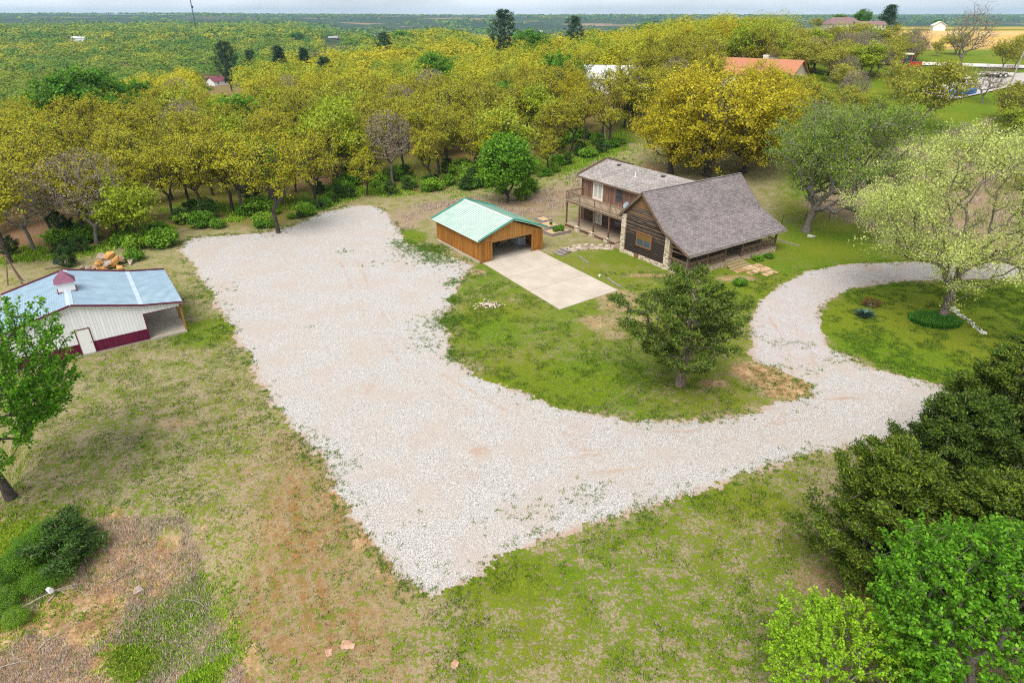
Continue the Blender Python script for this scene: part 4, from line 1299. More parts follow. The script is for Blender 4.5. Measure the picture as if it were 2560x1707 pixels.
def cedar(seed, h, prof, ntips, per, L, Wd, bark, leafm, low=.12, r_base=.2, ragged=.25, spray=.55, droop=0.0, shellp=.5, boughs=0, fan=.28):
    """juniper or pine: leader, layered boughs, sprays pointing out and up"""
    rng = np.random.default_rng(seed)
    z = rng.uniform(low * h, h * .985, ntips)
    ang = rng.random(ntips) * 2 * np.pi
    lob = 1 + ragged * np.sin(ang * rng.integers(2, 4) + z / h * 9 + rng.random() * 6) + rng.normal(0, ragged * .35, ntips)
    rr = prof(z / h) * np.clip(lob, .35, 1.5) * (rng.random(ntips) ** shellp)
    tips = np.stack([rr * np.cos(ang), rr * np.sin(ang), z + rr * .12], -1)
    if boughs:      # separate boughs, each a flattened fan of sprays turned up at its end
        bz = low * h + (h * .97 - low * h) * (np.arange(boughs) + rng.random(boughs)) / boughs
        ba = np.arange(boughs) * 2.39996 + rng.normal(0, .35, boughs)
        bl = prof(bz / h) * np.clip(rng.normal(1, ragged, boughs), .55, 1.5)
        k = rng.integers(0, boughs, ntips)
        f = rng.random(ntips) ** .55
        r0 = bl[k] * (.30 + .70 * f)
        sw = rng.normal(0, 1, ntips) * fan * (bl[k] * .55 + .12) * (1.15 - f * .8)
        zz = bz[k] + .32 * bl[k] * f ** 1.6 + rng.normal(0, .08, ntips) - .25 * np.abs(sw)
        tips = np.stack([r0 * np.cos(ba[k]) - sw * np.sin(ba[k]), r0 * np.sin(ba[k]) + sw * np.cos(ba[k]), zz], -1)
        rr = r0
    N, par, ti = grow(rng, h, tips, low * h, .1, .15, .1, .8, leader=h * .93)
    tm = limbs_mesh("trunk", N, par, ti, .012, r_base, bark, 5, 1.7)
    cs = N[ti]; back = N[par[ti]]
    dr = cs - np.array([0, 0, 1]) * (cs[:, 2:3] - .35 * rr[:, None] * 0); dr[:, 2] = 0
    dr /= np.linalg.norm(dr, axis=1, keepdims=True) + 1e-6
    k = np.repeat(np.arange(len(cs)), rng.integers(int(per * .6), int(per * 1.4) + 1, len(cs)))
    f = rng.random((len(k), 1))
    rad = rng.normal(0, 1, (len(k), 3)) * spray * np.array([.62, .62, .24])
    C = cs[k] + (back[k] - cs[k]) * f * .6 + rad
    al = dr[k] * .8 + np.array([0, 0, .75 - droop]) + rad * .8
    V, q = leaves(rng, C, L, Wd, dr[k] * .25 + np.array([0, 0, .8]), .55, along=al)
    return tm, mesh_np("crown", V, q, mat=leafm)


B_OAK = bark_mat("oak_bark", (0.028, 0.022, 0.019), (0.115, 0.098, 0.085))
B_GREY = bark_mat("grey_bark", (0.10, 0.085, 0.072), (0.26, 0.23, 0.20))
B_PALE = bark_mat("pale_bark", (0.06, 0.045, 0.034), (0.30, 0.26, 0.205))
B_CED = bark_mat("cedar_bark", (0.10, 0.065, 0.048), (0.34, 0.27, 0.22))
OAKC = [(0, (0.224, 0.275, 0.009)), (.3, (0.370, 0.370, 0.009)), (.55, (0.456, 0.404, 0.010)), (.8, (0.310, 0.353, 0.012)), (1, (0.568, 0.516, 0.052))]
L_OAK = leaf_mat("golden_oak_leaf", OAKC, .35, .55)
L_YEL = leaf_mat("yellow_oak_leaf", [(0, (0.33, 0.31, 0.008)), (.5, (0.50, 0.43, 0.010)), (1, (0.60, 0.53, 0.035))], .35, .4)
L_LIME = leaf_mat("lime_oak_leaf", [(0, (0.189, 0.284, 0.010)), (.5, (0.327, 0.404, 0.017)), (1, (0.447, 0.482, 0.060))], .35, .4)
L_GREEN = leaf_mat("bright_green_leaf", [(0, (0.040, 0.130, 0.008)), (.5, (0.095, 0.25, 0.010)), (1, (0.20, 0.38, 0.020))], .35, .35)
L_MAPLE = leaf_mat("maple_leaf", [(0, (0.032, 0.125, 0.005)), (.5, (0.105, 0.29, 0.008)), (1, (0.26, 0.50, 0.03))], .38, .3)
L_YGRN = leaf_mat("yellow_green_leaf", [(0, (0.11, 0.24, 0.008)), (.5, (0.22, 0.42, 0.010)), (1, (0.40, 0.58, 0.035))], .38, .3)
L_CED = leaf_mat("cedar_spray", [(0, (0.016, 0.046, 0.006)), (.45, (0.058, 0.105, 0.007)), (.8, (0.12, 0.175, 0.010)), (1, (0.20, 0.25, 0.016))], .12, .25)
L_CEDG = leaf_mat("green_cedar_spray", [(0, (0.022, 0.052, 0.008)), (.5, (0.072, 0.125, 0.012)), (1, (0.17, 0.22, 0.02))], .12, .25)
L_PINE = leaf_mat("pine_needle", [(0, (0.008, 0.030, 0.014)), (.5, (0.022, 0.062, 0.022)), (1, (0.06, 0.11, 0.03))], .1, .3)
L_SYC = leaf_mat("pale_sycamore_leaf", [(0, (0.33, 0.41, 0.085)), (.5, (0.50, 0.565, 0.15)), (1, (0.66, 0.70, 0.25))], .35, .2)
L_ELM = leaf_mat("sparse_elm_leaf", [(0, (0.055, 0.13, 0.012)), (.5, (0.145, 0.24, 0.022)), (1, (0.27, 0.35, 0.06))], .3, .3)
L_SHRUB = leaf_mat("shrub_leaf", [(0, (0.045, 0.14, 0.010)), (.4, (0.11, 0.26, 0.012)), (.75, (0.21, 0.37, 0.022)), (1, (0.33, 0.44, 0.04))], .3, .6)
L_DARK = leaf_mat("dark_shrub_leaf", [(0, (0.016, 0.050, 0.008)), (.6, (0.045, 0.11, 0.012)), (1, (0.11, 0.18, 0.02))], .15, .5)
L_BUD = leaf_mat("reddish_bud", [(0, (0.20, 0.15, 0.12)), (.6, (0.32, 0.25, 0.18)), (1, (0.34, 0.34, 0.12))], .2, .4)
L_OLIVE = leaf_mat("olive_leaf", [(0, (0.20, 0.22, 0.014)), (.5, (0.34, 0.34, 0.022)), (1, (0.46, 0.44, 0.06))], .3, .4)

KIND = {}
for i in range(8):
    g_ = np.random.default_rng(40 + i)
    KIND['oak%d' % i] = broadleaf(100 + i, 12.0, g_.uniform(3.5, 4.5), g_.uniform(3.9, 4.6), g_.uniform(2.4, 3.8), 520, 12, .20, .24, .15, B_OAK, L_OAK, up=.8, nb=1.2, r_base=.21, thin=.95, r_tip=.019, flat=.1, clumps=int(g_.integers(34, 48)), csig=.75)
for i in range(3):
    KIND['yel%d' % i] = broadleaf(130 + i, 12.0, 5.5, 5.6, 1.3, 1050, 26, .24, .20, .125, B_OAK, L_YEL, up=.7, r_base=.30, thin=.95, flat=.05, clumps=46, csig=1.0)
for i in range(2):
    KIND['lime%d' % i] = broadleaf(140 + i, 8.5, 3.5, 3.1, 1.6, 400, 14, .26, .32, .21, B_OAK, L_LIME, up=.7, flat=.05, clumps=22, csig=.8)
    KIND['green%d' % i] = broadleaf(145 + i, 9.0, 3.6, 3.6, 1.6, 380, 22, .32, .34, .22, B_GREY, L_GREEN, up=.7, flat=.05, clumps=22, csig=.8)
    KIND['bare%d' % i] = broadleaf(150 + i, 11.0, 4.0, 4.2, 2.2, 620, 5, .25, .20, .12, B_GREY, L_BUD, shell=.4, r_tip=.016, r_base=.22, pull=.2)
    KIND['tallbare%d' % i] = broadleaf(157 + i, 16.0, 6.0, 6.6, 3.0, 1300, 3, .3, .16, .10, B_GREY, L_BUD, shell=.35, r_tip=.013, r_base=.34, pull=.18, flat=.2, offs=(.8, 0), clumps=60, csig=1.2)
    KIND['olive%d' % i] = broadleaf(155 + i, 9.5, 3.8, 3.6, 1.8, 420, 13, .28, .28, .19, B_GREY, L_OLIVE, up=.6, flat=.05, clumps=24, csig=.9)
    KIND['pine%d' % i] = cedar(160 + i, 14.0, lambda t: 4.1 * np.sin(np.pi * np.clip((t - .18) / .86, 0, 1)) ** .7 + .2, 260, 26, .62, .14, B_OAK, L_PINE, .24, .26, .30, .75)
    KIND['redcedar%d' % i] = cedar(165 + i, 9.0, lambda t: 3.0 * (1 - t) ** .6 * np.clip(t * 7, 0, 1) + .15, 240, 26, .5, .14, B_CED, L_PINE, .05, .2, .22, .6)
for i in range(4):
    KIND['bush%d' % i] = broadleaf(170 + i, 2.2, 1.5, 1.1, .3, 60, 26, .26, .30, .20, B_GREY, L_SHRUB, shell=.4, r_base=.05, r_tip=.008, up=.7, flat=.2, step=.5, lumps=8)
    KIND['vine%d' % i] = broadleaf(190 + i, 2.2, 1.6, 1.1, .25, 260, 34, .16, .085, .06, B_GREY, L_SHRUB, shell=.4, r_base=.04, r_tip=.005, up=.7, flat=.2, step=.5, lumps=14)
    KIND['dark%d' % i] = cedar(180 + i, 2.4, lambda t: 1.25 * (1 - t) ** .55 * np.clip(t * 6, 0, 1) + .1, 260, 30, .15, .05, B_CED, L_DARK, .05, .06, .3, .2, .1, .4, 26, .4)


def tree(name, kind, label, cat, p, h=None, rz=None, group=None, wide=1.0, href=None, tilt=0.0, parts=("trunk", "crown")):
    tm, cm = KIND[kind]
    k = 1.0 if h is None else h / href_of(kind)
    o = thing(name, label, cat, (p[0], p[1], p[2] if len(p) > 2 else h1(p[0], p[1])), R.random() * 6.28 if rz is None else rz, group, (k * wide, k * wide, k))
    if tilt: o.rotation_euler[0] = tilt * math.cos(o.rotation_euler[2]); o.rotation_euler[1] = -tilt * math.sin(o.rotation_euler[2])
    link(parts[0], tm, o); link(parts[1], cm, o)
    return o


_href = {}


def href_of(kind):
    if kind not in _href:
        v = np.zeros(len(KIND[kind][1].vertices) * 3); KIND[kind][1].vertices.foreach_get('co', v)
        _href[kind] = float(np.percentile(v[2::3], 99.5))
    return _href[kind]


# ---- the wood: up to 300 single trees near the eye, everything behind them one mass
exec_rng = np.random.default_rng(11)
EDGE = WOODEDGE
wood_pts = []


SIGHT = [(508, 572, 213, top_at(541, 191, 5.2)[1]), (812, 858, 108, top_at(833, 90, 6.0)[1]), (925, 958, 95, top_at(940, 86, 6.0)[1]), (178, 214, 100, top_at(195, 90, 6.5)[1]), (1492, 1560, 168, top_at(1525, 140, 8.0)[1]), (1850, 2030, 168, top_at(1900, 146, 5.6)[1]), (2250, 2282, 172, at(2082, 166)[1]), (2392, 2445, 240, at(2212, 219)[1])]


def hides(x, y, hh=10.5):
    px, py = to_px(x, y, h1(x, y) + hh)
    px, py = px * S, py * S
    m_ = 4.0 * F_PX / max(y, 30)
    return any(a - m_ < px < b + m_ and py < c and y < dd + 6 for a, b, c, dd in SIGHT)


def in_wood(x, y):
    if hides(x, y): return False
    if y < np.interp(x, wx, wy) + 1.0: return False
    az = x / max(y, 30)
    px, py = to_px(x, y, h1(x, y))
    if px > 1430 and y < 116: return False           # house and its own oaks
    if px > 1810 or az > .42: return False
    return True


sp = 6.2
for gy_ in np.arange(58, 1000, sp * .93):
    for gx_ in np.arange(-120, 84, sp):
        x = gx_ + exec_rng.uniform(-.42, .42) * sp + (sp / 2 if int(gy_ / sp) % 2 else 0); y = gy_ + exec_rng.uniform(-.42, .42) * sp
        if y > (165 if x < 20 else 235): continue
        if abs(x) > .90 * y + 8: continue
        if in_wood(x, y): wood_pts.append((x, y))
wood_pts.sort(key=lambda p: p[1] * p[1] + p[0] * p[0] * .6)
# clearings seen in the photo
CLEAR = [(at(1015, 372)[:2], 5.0), (at(1330, 300)[:2], 6), (at(1170, 465)[:2], 5)]
wood_pts = [p for p in wood_pts if all(math.hypot(p[0] - c[0], p[1] - c[1]) > r_ for c, r_ in CLEAR)]
FRONT_OAKS = [(24, 604, 330, 'oak0', "front oak at the photo's left edge behind the barn"), (136, 528, 300, 'oak1', "oak straight behind the barn's cupola, dark trunk"), (198, 553, 335, 'oak2', "oak with a leaning dark trunk left of the rock pile"),
              (224, 564, 345, 'bare1', "thin grey tree just left of the rock pile"), (315, 562, 410, 'lime0', "low lime-green oak right behind the rock pile"), (400, 505, 330, 'oak3', "oak above the lot's far left corner"), (470, 500, 318, 'oak4', "oak above the left end of the lot's back edge"),
              (560, 498, 300, 'oak5', "oak second back above the lot's left end"), (640, 536, 305, 'oak6', "broad front oak standing at the lot's back edge"), (725, 470, 300, 'oak7', "oak above the step in the lot's back edge"), (832, 382, 262, 'oak1', "oak in the open edge left of the slender pair"),
              (889, 364, 225, 'oak2', "left one of the slender oak pair behind the lot's far corner"), (930, 397, 232, 'oak3', "tall front oak with a dark trunk above the lot's far corner"), (975, 372, 215, 'oak5', "slim oak right of the tall front oak"), (1041, 339, 190, 'oak6', "big forked grey oak left of the bright green tree"),
              (1060, 330, 185, 'oak0', "oak leaning on the big forked grey one"), (1177, 334, 195, 'oak4', "straight oak directly behind the bright green tree"), (1210, 318, 178, 'oak7', "oak right of the straight one behind the bright green tree"), (1398, 340, 195, 'oak2', "dark double-trunked oak left of the house's golden oaks")]
_fo = [at(q[0], q[1]) for q in FRONT_OAKS]
wood_pts = [p for p in wood_pts if all(math.hypot(p[0] - c[0], p[1] - c[1]) > 3.2 for c in _fo)]
near_wood, rest_wood = wood_pts[:280], wood_pts[280:]
LAND = [(20, "the barn's left eave"), (150, "the barn's cupola"), (255, "the orange rock pile"), (345, "the barn's lean-to roof"), (430, "the lot's far left corner"), (520, "the lot's left end"), (610, "the lot's mid back edge"),
        (700, "the lot's back step"), (790, "the lot's farthest edge"), (870, "the lot's far right corner"), (950, "the gap left of the garage"), (1030, "the garage's rear corner"), (1110, "the garage ridge"),
        (1180, "the bright green tree"), (1250, "the garage's right eave"), (1320, "the balcony"), (1400, "the wing's left roof end"), (1500, "the wing roof")]
rank = {}
for (x, y) in near_wood:
    z = h1(x, y)
    px, py = to_px(x, y, z)
    li = min(range(len(LAND)), key=lambda i: abs(LAND[i][0] - px))
    rank[li] = rank.get(li, 0) + 1
    r_ = exec_rng.random()
    if r_ < .80: kd, ad, nm = 'oak%d' % exec_rng.integers(8), 'golden-green', 'oak_tree'
    elif r_ < .90: kd, ad, nm = 'lime%d' % exec_rng.integers(2), 'lime-green', 'oak_tree'
    elif r_ < .94: kd, ad, nm = 'olive%d' % exec_rng.integers(2), 'olive', 'oak_tree'
    elif r_ < .975: kd, ad, nm = 'bare%d' % exec_rng.integers(2), 'nearly leafless grey', 'bare_tree'
    else: kd, ad, nm = 'green%d' % exec_rng.integers(2), 'bright green', 'leafy_tree'
    h = exec_rng.uniform(8.8, 11.8) * (1 if k > 2 else exec_rng.uniform(.62, .95))
    OR = ['', 'front', 'second', 'third', 'fourth', 'fifth', 'sixth', 'seventh', 'eighth', 'ninth', 'tenth'] + ['%dth' % i for i in range(11, 60)]
    OR = [w + ('' if not w or not w[0].isdigit() else '') for w in OR]
    k = rank[li]
    lab = "%s %s in wood above %s, %s" % (ad, 'oak' if nm == 'oak_tree' else 'tree', LAND[li][1], "frontmost there" if k == 1 else OR[k] + " one back")
    tree(nm, kd, lab, 'tree', (x, y, z), h, None, 'oaks and other trees of the near wood', exec_rng.uniform(.88, 1.12))


for (px, py, top, kd, lb), p in zip(FRONT_OAKS, _fo):
    tree('bare_tree' if 'bare' in kd else 'oak_tree', kd, lb, 'tree', p, max(5.0, tall(p, top)), None, 'oaks along the front of the wood', 1.0)

# ---- the mass behind: cheap crowns in one mesh
def far_crowns(pts, hs, rs, nq, size, rng, hue):
    """clumps of leaf-sized faces spread through each crown"""
    n = len(pts)
    k = np.repeat(np.arange(n), nq)
    d = rng.normal(0, 1, (len(k), 3)); d /= np.linalg.norm(d, axis=1, keepdims=True)
    d[:, 2] = np.abs(d[:, 2]) * 1.15 - .25
    # lumps shared by a crown
    ph = rng.random((n, 3)) * 6.28
    lump = 1 + .22 * np.sin(d[:, 0] * 4.2 + ph[k, 0]) * np.sin(d[:, 1] * 4.4 + ph[k, 1]) + .10 * np.sin(d[:, 2] * 6 + ph[k, 2])
    rr = (.62 + .42 * rng.random(len(k)) ** .6) * lump
    C = pts[k].copy()
    C[:, 0] += d[:, 0] * rr * rs[k]; C[:, 1] += d[:, 1] * rr * rs[k]
    C[:, 2] += hs[k] * .58 + d[:, 2] * rr * hs[k] * .40
    V, q = leaves(rng, C, 1.0, .75, d * .85 + np.array([0, 0, .75]), 1.7)
    ctr = np.repeat(C, 4, 0)
    V = ctr + (V - ctr) * np.repeat(size[k] * rng.uniform(.7, 1.3, len(k)), 4)[:, None]
    tint = np.repeat(hue[k], 4)
    return V, q, tint


def in_far(x, y):
    az = x / np.maximum(y, 30)
    ok = (np.abs(az) < .92)
    ok &= ~((az > .31) & (y < 700))
    ok &= ~((az > .345) & (y < 300))
    ok &= ~((az > .235) & (y < 215))
    return ok


VV, QQ, TT, nv = [], [], [], 0
rngf = np.random.default_rng(23)


def add_far(x, y, h, r_, nq, s, hue):
    global nv
    pts = np.stack([x, y, height(x, y)], -1)
    V, q, t_ = far_crowns(pts, h, r_, nq, s, rngf, hue)
    VV.append(V); QQ.append(q + nv); TT.append(t_); nv += len(V)


def greenness(x, y):
    az = x / np.maximum(y, 30)
    b = .34 * vnoise(x, y, 26, 4) + rngf.random(len(x)) * .34
    dip = sm(y, 100 + (az + .75) * 380 + 10, 100 + (az + .75) * 380 + 80) * sm(-az, .02, .25)      # the valley on the left is greener
    b = b + dip * (.12 + .38 * vnoise(x, y, 45, 6))
    return np.clip(np.where(rngf.random(len(x)) < .05, .95, b), 0, 1)


rw = np.array(rest_wood).reshape(-1, 2)
if len(rw):
    add_far(rw[:, 0], rw[:, 1], rngf.uniform(8.8, 11.5, len(rw)), rngf.uniform(2.9, 4.2, len(rw)), 620, np.full(len(rw), .42), greenness(rw[:, 0], rw[:, 1]))
for (ya, yb, s_, nq, sz) in ((165, 260, 7.0, 640, .50), (260, 430, 10.5, 520, .85), (430, 760, 14.5, 260, 1.5), (760, 1500, 20.0, 90, 2.8)):
    ys = np.arange(ya, yb, s_)
    X, Y = np.meshgrid(np.arange(-yb * .92, yb * .92, s_), ys)
    X = X + rngf.uniform(-.45, .45, X.shape) * s_; Y = Y + rngf.uniform(-.45, .45, X.shape) * s_
    x, y = X.ravel(), Y.ravel()
    ok = in_far(x, y) & (y >= ya) & (y < yb + s_)
    if ya >= 430: ok &= ~((vnoise(x, y, 130, 2) > .70) & (x / y > -.3))
    x, y = x[ok], y[ok]
    ok = np.array([not hides(q, w) for q, w in zip(x, y)])
    x, y = x[ok], y[ok]
    big = s_ / 6.6
    add_far(x, y, rngf.uniform(6.8, 11.5, len(x)) * (1 + .12 * (big - 1)), rngf.uniform(2.8, 4.4, len(x)) * big ** .95, nq, np.full(len(x), sz), greenness(x, y))
L_MASS = leaf_mat("woodland_leaf", [(0, (0.378, 0.370, 0.009)), (.2, (0.464, 0.421, 0.012)), (.40, (0.361, 0.370, 0.014)), (.52, (0.258, 0.327, 0.017)), (.66, (0.172, 0.249, 0.017)), (.82, (0.112, 0.215, 0.015)), (1, (0.060, 0.189, 0.012))], .3, .93, tint=True, var=.22)
wood = link("woodland", mesh_np("woodland", np.concatenate(VV), np.concatenate(QQ), mat=L_MASS, attrs=dict(tint=np.concatenate(TT))))
tag(wood, "mass of golden and green oaks behind the near wood, running to the horizon", "woodland", kind='stuff')
# trees of the distant ridges
x = rngf.uniform(-1, 1, 9000); y = rngf.uniform(1500, 7500, 9000); x = x * y * .9
ok = (vnoise(x, y, 420, 5) > .46) | (rngf.random(len(x)) < .12)
x, y = x[ok], y[ok]
VV, QQ, TT, nv = [], [], [], 0
add_far(x, y, rngf.uniform(8, 14, len(x)), rngf.uniform(8, 26, len(x)), 9, np.full(len(x), 9.0), rngf.uniform(.6, 1, len(x)))
dw = link("distant_woods", mesh_np("distant_woods", np.concatenate(VV), np.concatenate(QQ), mat=L_MASS, attrs=dict(tint=np.concatenate(TT))))
tag(dw, "blue-hazed woods on the hills along the horizon", "distant woods", kind='stuff')
# ------------------------------------------------------------------ trees that stand on their own
def single(name, label, cat, p, tm, cm, rz=0.0, group=None):
    o = thing(name, label, cat, p, rz, group)
    link("trunk", tm, o); link("crown", cm, o)
    return o


# pale sycamore on the island
p = at(2165, 728); h = tall(p, 268)
tm, cm = broadleaf(301, h, 12.6, h * .43, h * .20, 1900, 50, .32, .14, .095, B_PALE, L_SYC, shell=.45, up=.7, r_tip=.013, r_base=.36, pull=.28, lift=.18, offs=(1.6, .6), flat=.0, bend=.2, lumps=24, sides=7, step=1.1, clumps=85, csig=1.2)
single("sycamore_tree", "wide pale sycamore with cream-green young leaves on the grass island", "tree", p, tm, cm)
# grey elm behind the porch end
p = at(1850, 533); h = tall(p, 178)
tm, cm = broadleaf(302, h, 10.2, h * .46, h * .16, 2100, 27, .36, .19, .125, B_GREY, L_ELM, shell=.35, up=.6, r_tip=.022, r_base=.42, pull=.22, lift=.3, offs=(2.6, .5), flat=.1, bend=.6, lumps=24, sides=6, step=1.1, clumps=110, csig=1.25)
single("elm_tree", "grey-branched elm with thin green leaf behind the house's right end", "tree", p, tm, cm)
# golden oaks behind the house
for k, (px, py, top, kd, w_, lb) in enumerate([(1540, 398, 190, 'yel0', 1.1, "golden oak behind the house above the wing roof's ridge"), (1625, 404, 148, 'yel1', 1.25, "tallest golden oak behind the house above the valley of its roofs"),
                                      (1708, 396, 165, 'yel2', 1.2, "golden oak behind the house above the main ridge's middle"), (1770, 370, 200, 'yel0', .95, "golden oak beside the grey elm behind the house")]):
    p = at(px, py); tree('oak_tree', kd, lb, 'tree', p, tall(p, top), None, 'golden oaks behind the house', w_)
# cedar in the middle of the lawn
p = at(1562, 884); h = tall(p, 642)
tm, cm = cedar(303, h, lambda t: 3.75 * np.clip((t - .16) * 4, 0, 1) ** .5 * (1 - np.clip(t, 0, 1) ** 4) ** .5 + .25, 900, 44, .21, .08, B_CED, L_CEDG, .24, .30, .24, .30, .1, .4, 52, .42)
single("cedar_tree", "lone dark cedar with a pale flared trunk on the lawn before the house", "tree", p, tm, cm, 1.0)
# cedars crowding the right edge
for k, (px, py, h, r_, rot, lb) in enumerate([(1985, 1330, 7.6, 3.4, 0, "olive-green cedar whose left side meets the gravel lot"), (2120, 1215, 8.2, 3.6, 1, "dark cedar behind the leftmost one of the right-hand cedars"),
                                         (2235, 1105, 8.6, 3.5, 2, "tall dark cedar beside the lower arm of the driveway"), (2190, 1390, 7.4, 3.3, 3, "shaded cedar just above the bright maple"),
                                         (2345, 1000, 8.4, 3.3, 4, "farthest dark cedar at the photo's right edge, below the island"), (2350, 1240, 8.2, 3.4, 5, "dark cedar at the right edge above the maple's top")]):
    p = at(px, py)
    tm, cm = cedar(310 + k, h, lambda t: r_ * (1.02 - t) ** .55 * np.clip(t * 6, .2, 1) + .15, 1500, 62, .16, .065, B_CED, L_CED, .04, .22, .22, .24, .05, .22, 120, .34)
    single("cedar_tree", lb, "tree", p, tm, cm, rot, "cedars at the right edge")


# leafy trees close to the camera: shoots set with leaves
def leafy(seed, h, rx, rz, trunk_h, nshoot, shoot, per, L, Wd, bark, leafm, offs=(0, 0), r_base=.18, flat=.2, shell=.5, lumps=16):
    rng = np.random.default_rng(seed)
    c = np.array((offs[0], offs[1], h - rz))
    tips = ell_points(rng, nshoot, c, (rx, rx, rz), shell, flat, lumps_of(rng, lumps))
    tips = tips[tips[:, 2] > trunk_h * .7]
    N, par, ti = grow(rng, h, tips, trunk_h, .3, .3, .25, .8)
    tm = limbs_mesh("trunk", N, par, ti, .006, r_base, bark, 6)
    cs = N[ti]
    out = cs - (c - [0, 0, rz * .4]); out /= np.linalg.norm(out, axis=1, keepdims=True)
    dr = out + np.array([0, 0, .55]) + rng.normal(0, .35, cs.shape); dr /= np.linalg.norm(dr, axis=1, keepdims=True)
    k = np.repeat(np.arange(len(cs)), per)
    f = np.tile(np.linspace(-.55, 1, per), len(cs))[:, None] * shoot * rng.uniform(.6, 1.3, (len(cs), 1))[k]
    ax = dr[k]; ax2 = ax + np.array([0, 0, -.25]) * np.clip(f / shoot, 0, 1) ** 2
    side = np.cross(ax, rng.normal(0, 1, (len(k), 3))); side /= np.linalg.norm(side, axis=1, keepdims=True)
    C = cs[k] + ax2 * f + side * L * .55
    V, q = leaves(rng, C, L, Wd, np.array([0, 0, .9]) + out[k] * .4, .9, droop=.35, along=side * .9 + ax * .4)
    return tm, mesh_np("crown", V, q, mat=leafm)


p = (16.2, 13.6, 0)
tm, cm = leafy(321, 9.4, 4.4, 3.9, 2.2, 2300, .50, 32, .14, .085, B_GREY, L_MAPLE, (.9, .2), .22)
single("maple_tree", "big bright green maple filling the photo's lower right corner", "tree", p, tm, cm)
p = (11.9, 14.9, 0)
tm, cm = leafy(322, 5.6, 2.75, 2.5, .8, 760, .42, 30, .115, .07, B_GREY, L_YGRN, (0, 0), .10)
single("young_tree", "young yellow-green tree left of the maple at the bottom edge", "tree", p, tm, cm)
p = at(25, 1142); h = tall(p, 715)
tm, cm = leafy(323, h, 4.0, h * .40, h * .26, 1150, .5, 24, .18, .11, B_OAK, L_MAPLE, (1.2, .4), .24, lumps=26, shell=.35)
single("leafy_tree", "bright green leafy tree at the left edge in front of the white barn", "tree", p, tm, cm)
# bright green tree behind the garage
p = at(1168, 466); h = tall(p, 300)
tm, cm = broadleaf(324, h, 4.3, h * .44, h * .12, 420, 34, .40, .34, .23, B_OAK, L_GREEN, shell=.4, up=.7, r_base=.2, flat=.05, lumps=16)
single("leafy_tree", "bright green bushy tree standing behind the garage", "tree", p, tm, cm)

# trees of the open ground on the right, measured at their feet
for (px, py, top, kd, nm, lb, w_) in [
    (2105, 300, 137, 'olive0', 'oak_tree', "dark-trunked olive oak right of the elm", 1.1), (2202, 163, 6, 'tallbare0', 'bare_tree', "tall bare tree leaning right against the sky", .95),
    (1978, 152, 66, 'tallbare1', 'bare_tree', "bare spreading tree left of the red tractor", 1.1), (2097, 142, 56, 'tallbare1', 'bare_tree', "bare bushy tree just behind the red tractor", 1.0),
    (2300, 166, 85, 'olive1', 'olive_tree', "olive tree behind the trailer, left of the utility pole", .9), (2328, 160, 78, 'olive0', 'olive_tree', "olive tree by the road behind the utility pole", .8),
    (2255, 238, 150, 'bare1', 'bare_tree', "grey bare tree before the blue boat", 1.2), (2318, 280, 196, 'bare0', 'bare_tree', "low crooked bare tree below the utility pole", 1.2),
    (1905, 190, 110, 'olive1', 'olive_tree', "olive tree right of the salmon-roofed house", 1.1), (1830, 138, 66, 'olive0', 'olive_tree', "olive-green tree above the salmon-roofed house's right gable", 1.0),
    (1865, 165, 84, 'bare1', 'bare_tree', "thin bare tree above the salmon-roofed house", 1.0), (1935, 135, 80, 'bare0', 'bare_tree', "thin bare tree before the wheat field", 1.0),
    (2030, 175, 105, 'olive0', 'olive_tree', "small olive tree below the red tractor", 1.1), (2050, 230, 140, 'olive1', 'olive_tree', "olive tree close behind the elm's crown", 1.0),
    (1950, 250, 160, 'bare0', 'bare_tree', "grey tree partly hidden by the elm's top", 1.2), (2150, 130, 92, 'olive1', 'olive_tree', "small olive tree left of the tallest bare tree", 1.0),
    (1650, 150, 46, 'yel1', 'oak_tree', "large golden oak above the wing, near the horizon", 1.1), (1570, 165, 60, 'yel2', 'oak_tree', "golden oak left of the salmon roof near the horizon", 1.0),
    (1735, 170, 68, 'oak1', 'oak_tree', "golden oak rising directly behind the salmon roof", 1.0), (1620, 195, 96, 'bare0', 'bare_tree', "purplish bare tree left of the salmon roof", .9),
    (1490, 235, 110, 'oak3', 'oak_tree', "golden oak above the wing roof's ridge end", 1.0), (1600, 255, 135, 'oak5', 'oak_tree', "golden oak in front of the salmon roof's left end", 1.1),
    (1735, 250, 137, 'yel0', 'oak_tree', "golden oak hiding the salmon roof's lower edge", 1.0), (1800, 260, 165, 'oak2', 'oak_tree', "golden oak before the salmon house's white gable", .9),
    (1790, 335, 195, 'yel1', 'oak_tree', "golden oak between the elm and the oaks behind the house", .9), (1748, 352, 205, 'oak5', 'oak_tree', "small golden oak just left of the elm's crown", 1.0), (1835, 300, 172, 'oak3', 'oak_tree', "golden oak peeping over the elm's left shoulder", 1.0),
    (1450, 300, 150, 'oak6', 'oak_tree', "golden oak left of the oaks behind the house", 1.0), (1310, 300, 165, 'yel2', 'oak_tree', "forked golden oak in the grassy clearing", .9),
    (1660, 300, 170, 'oak4', 'oak_tree', "golden oak second back behind the main roof", 1.0), (1545, 310, 180, 'oak0', 'oak_tree', "golden oak second back behind the wing roof", 1.0)]:
    p = at(px, py); tree(nm, kd, lb, 'tree', p, tall(p, top), None, None, w_)
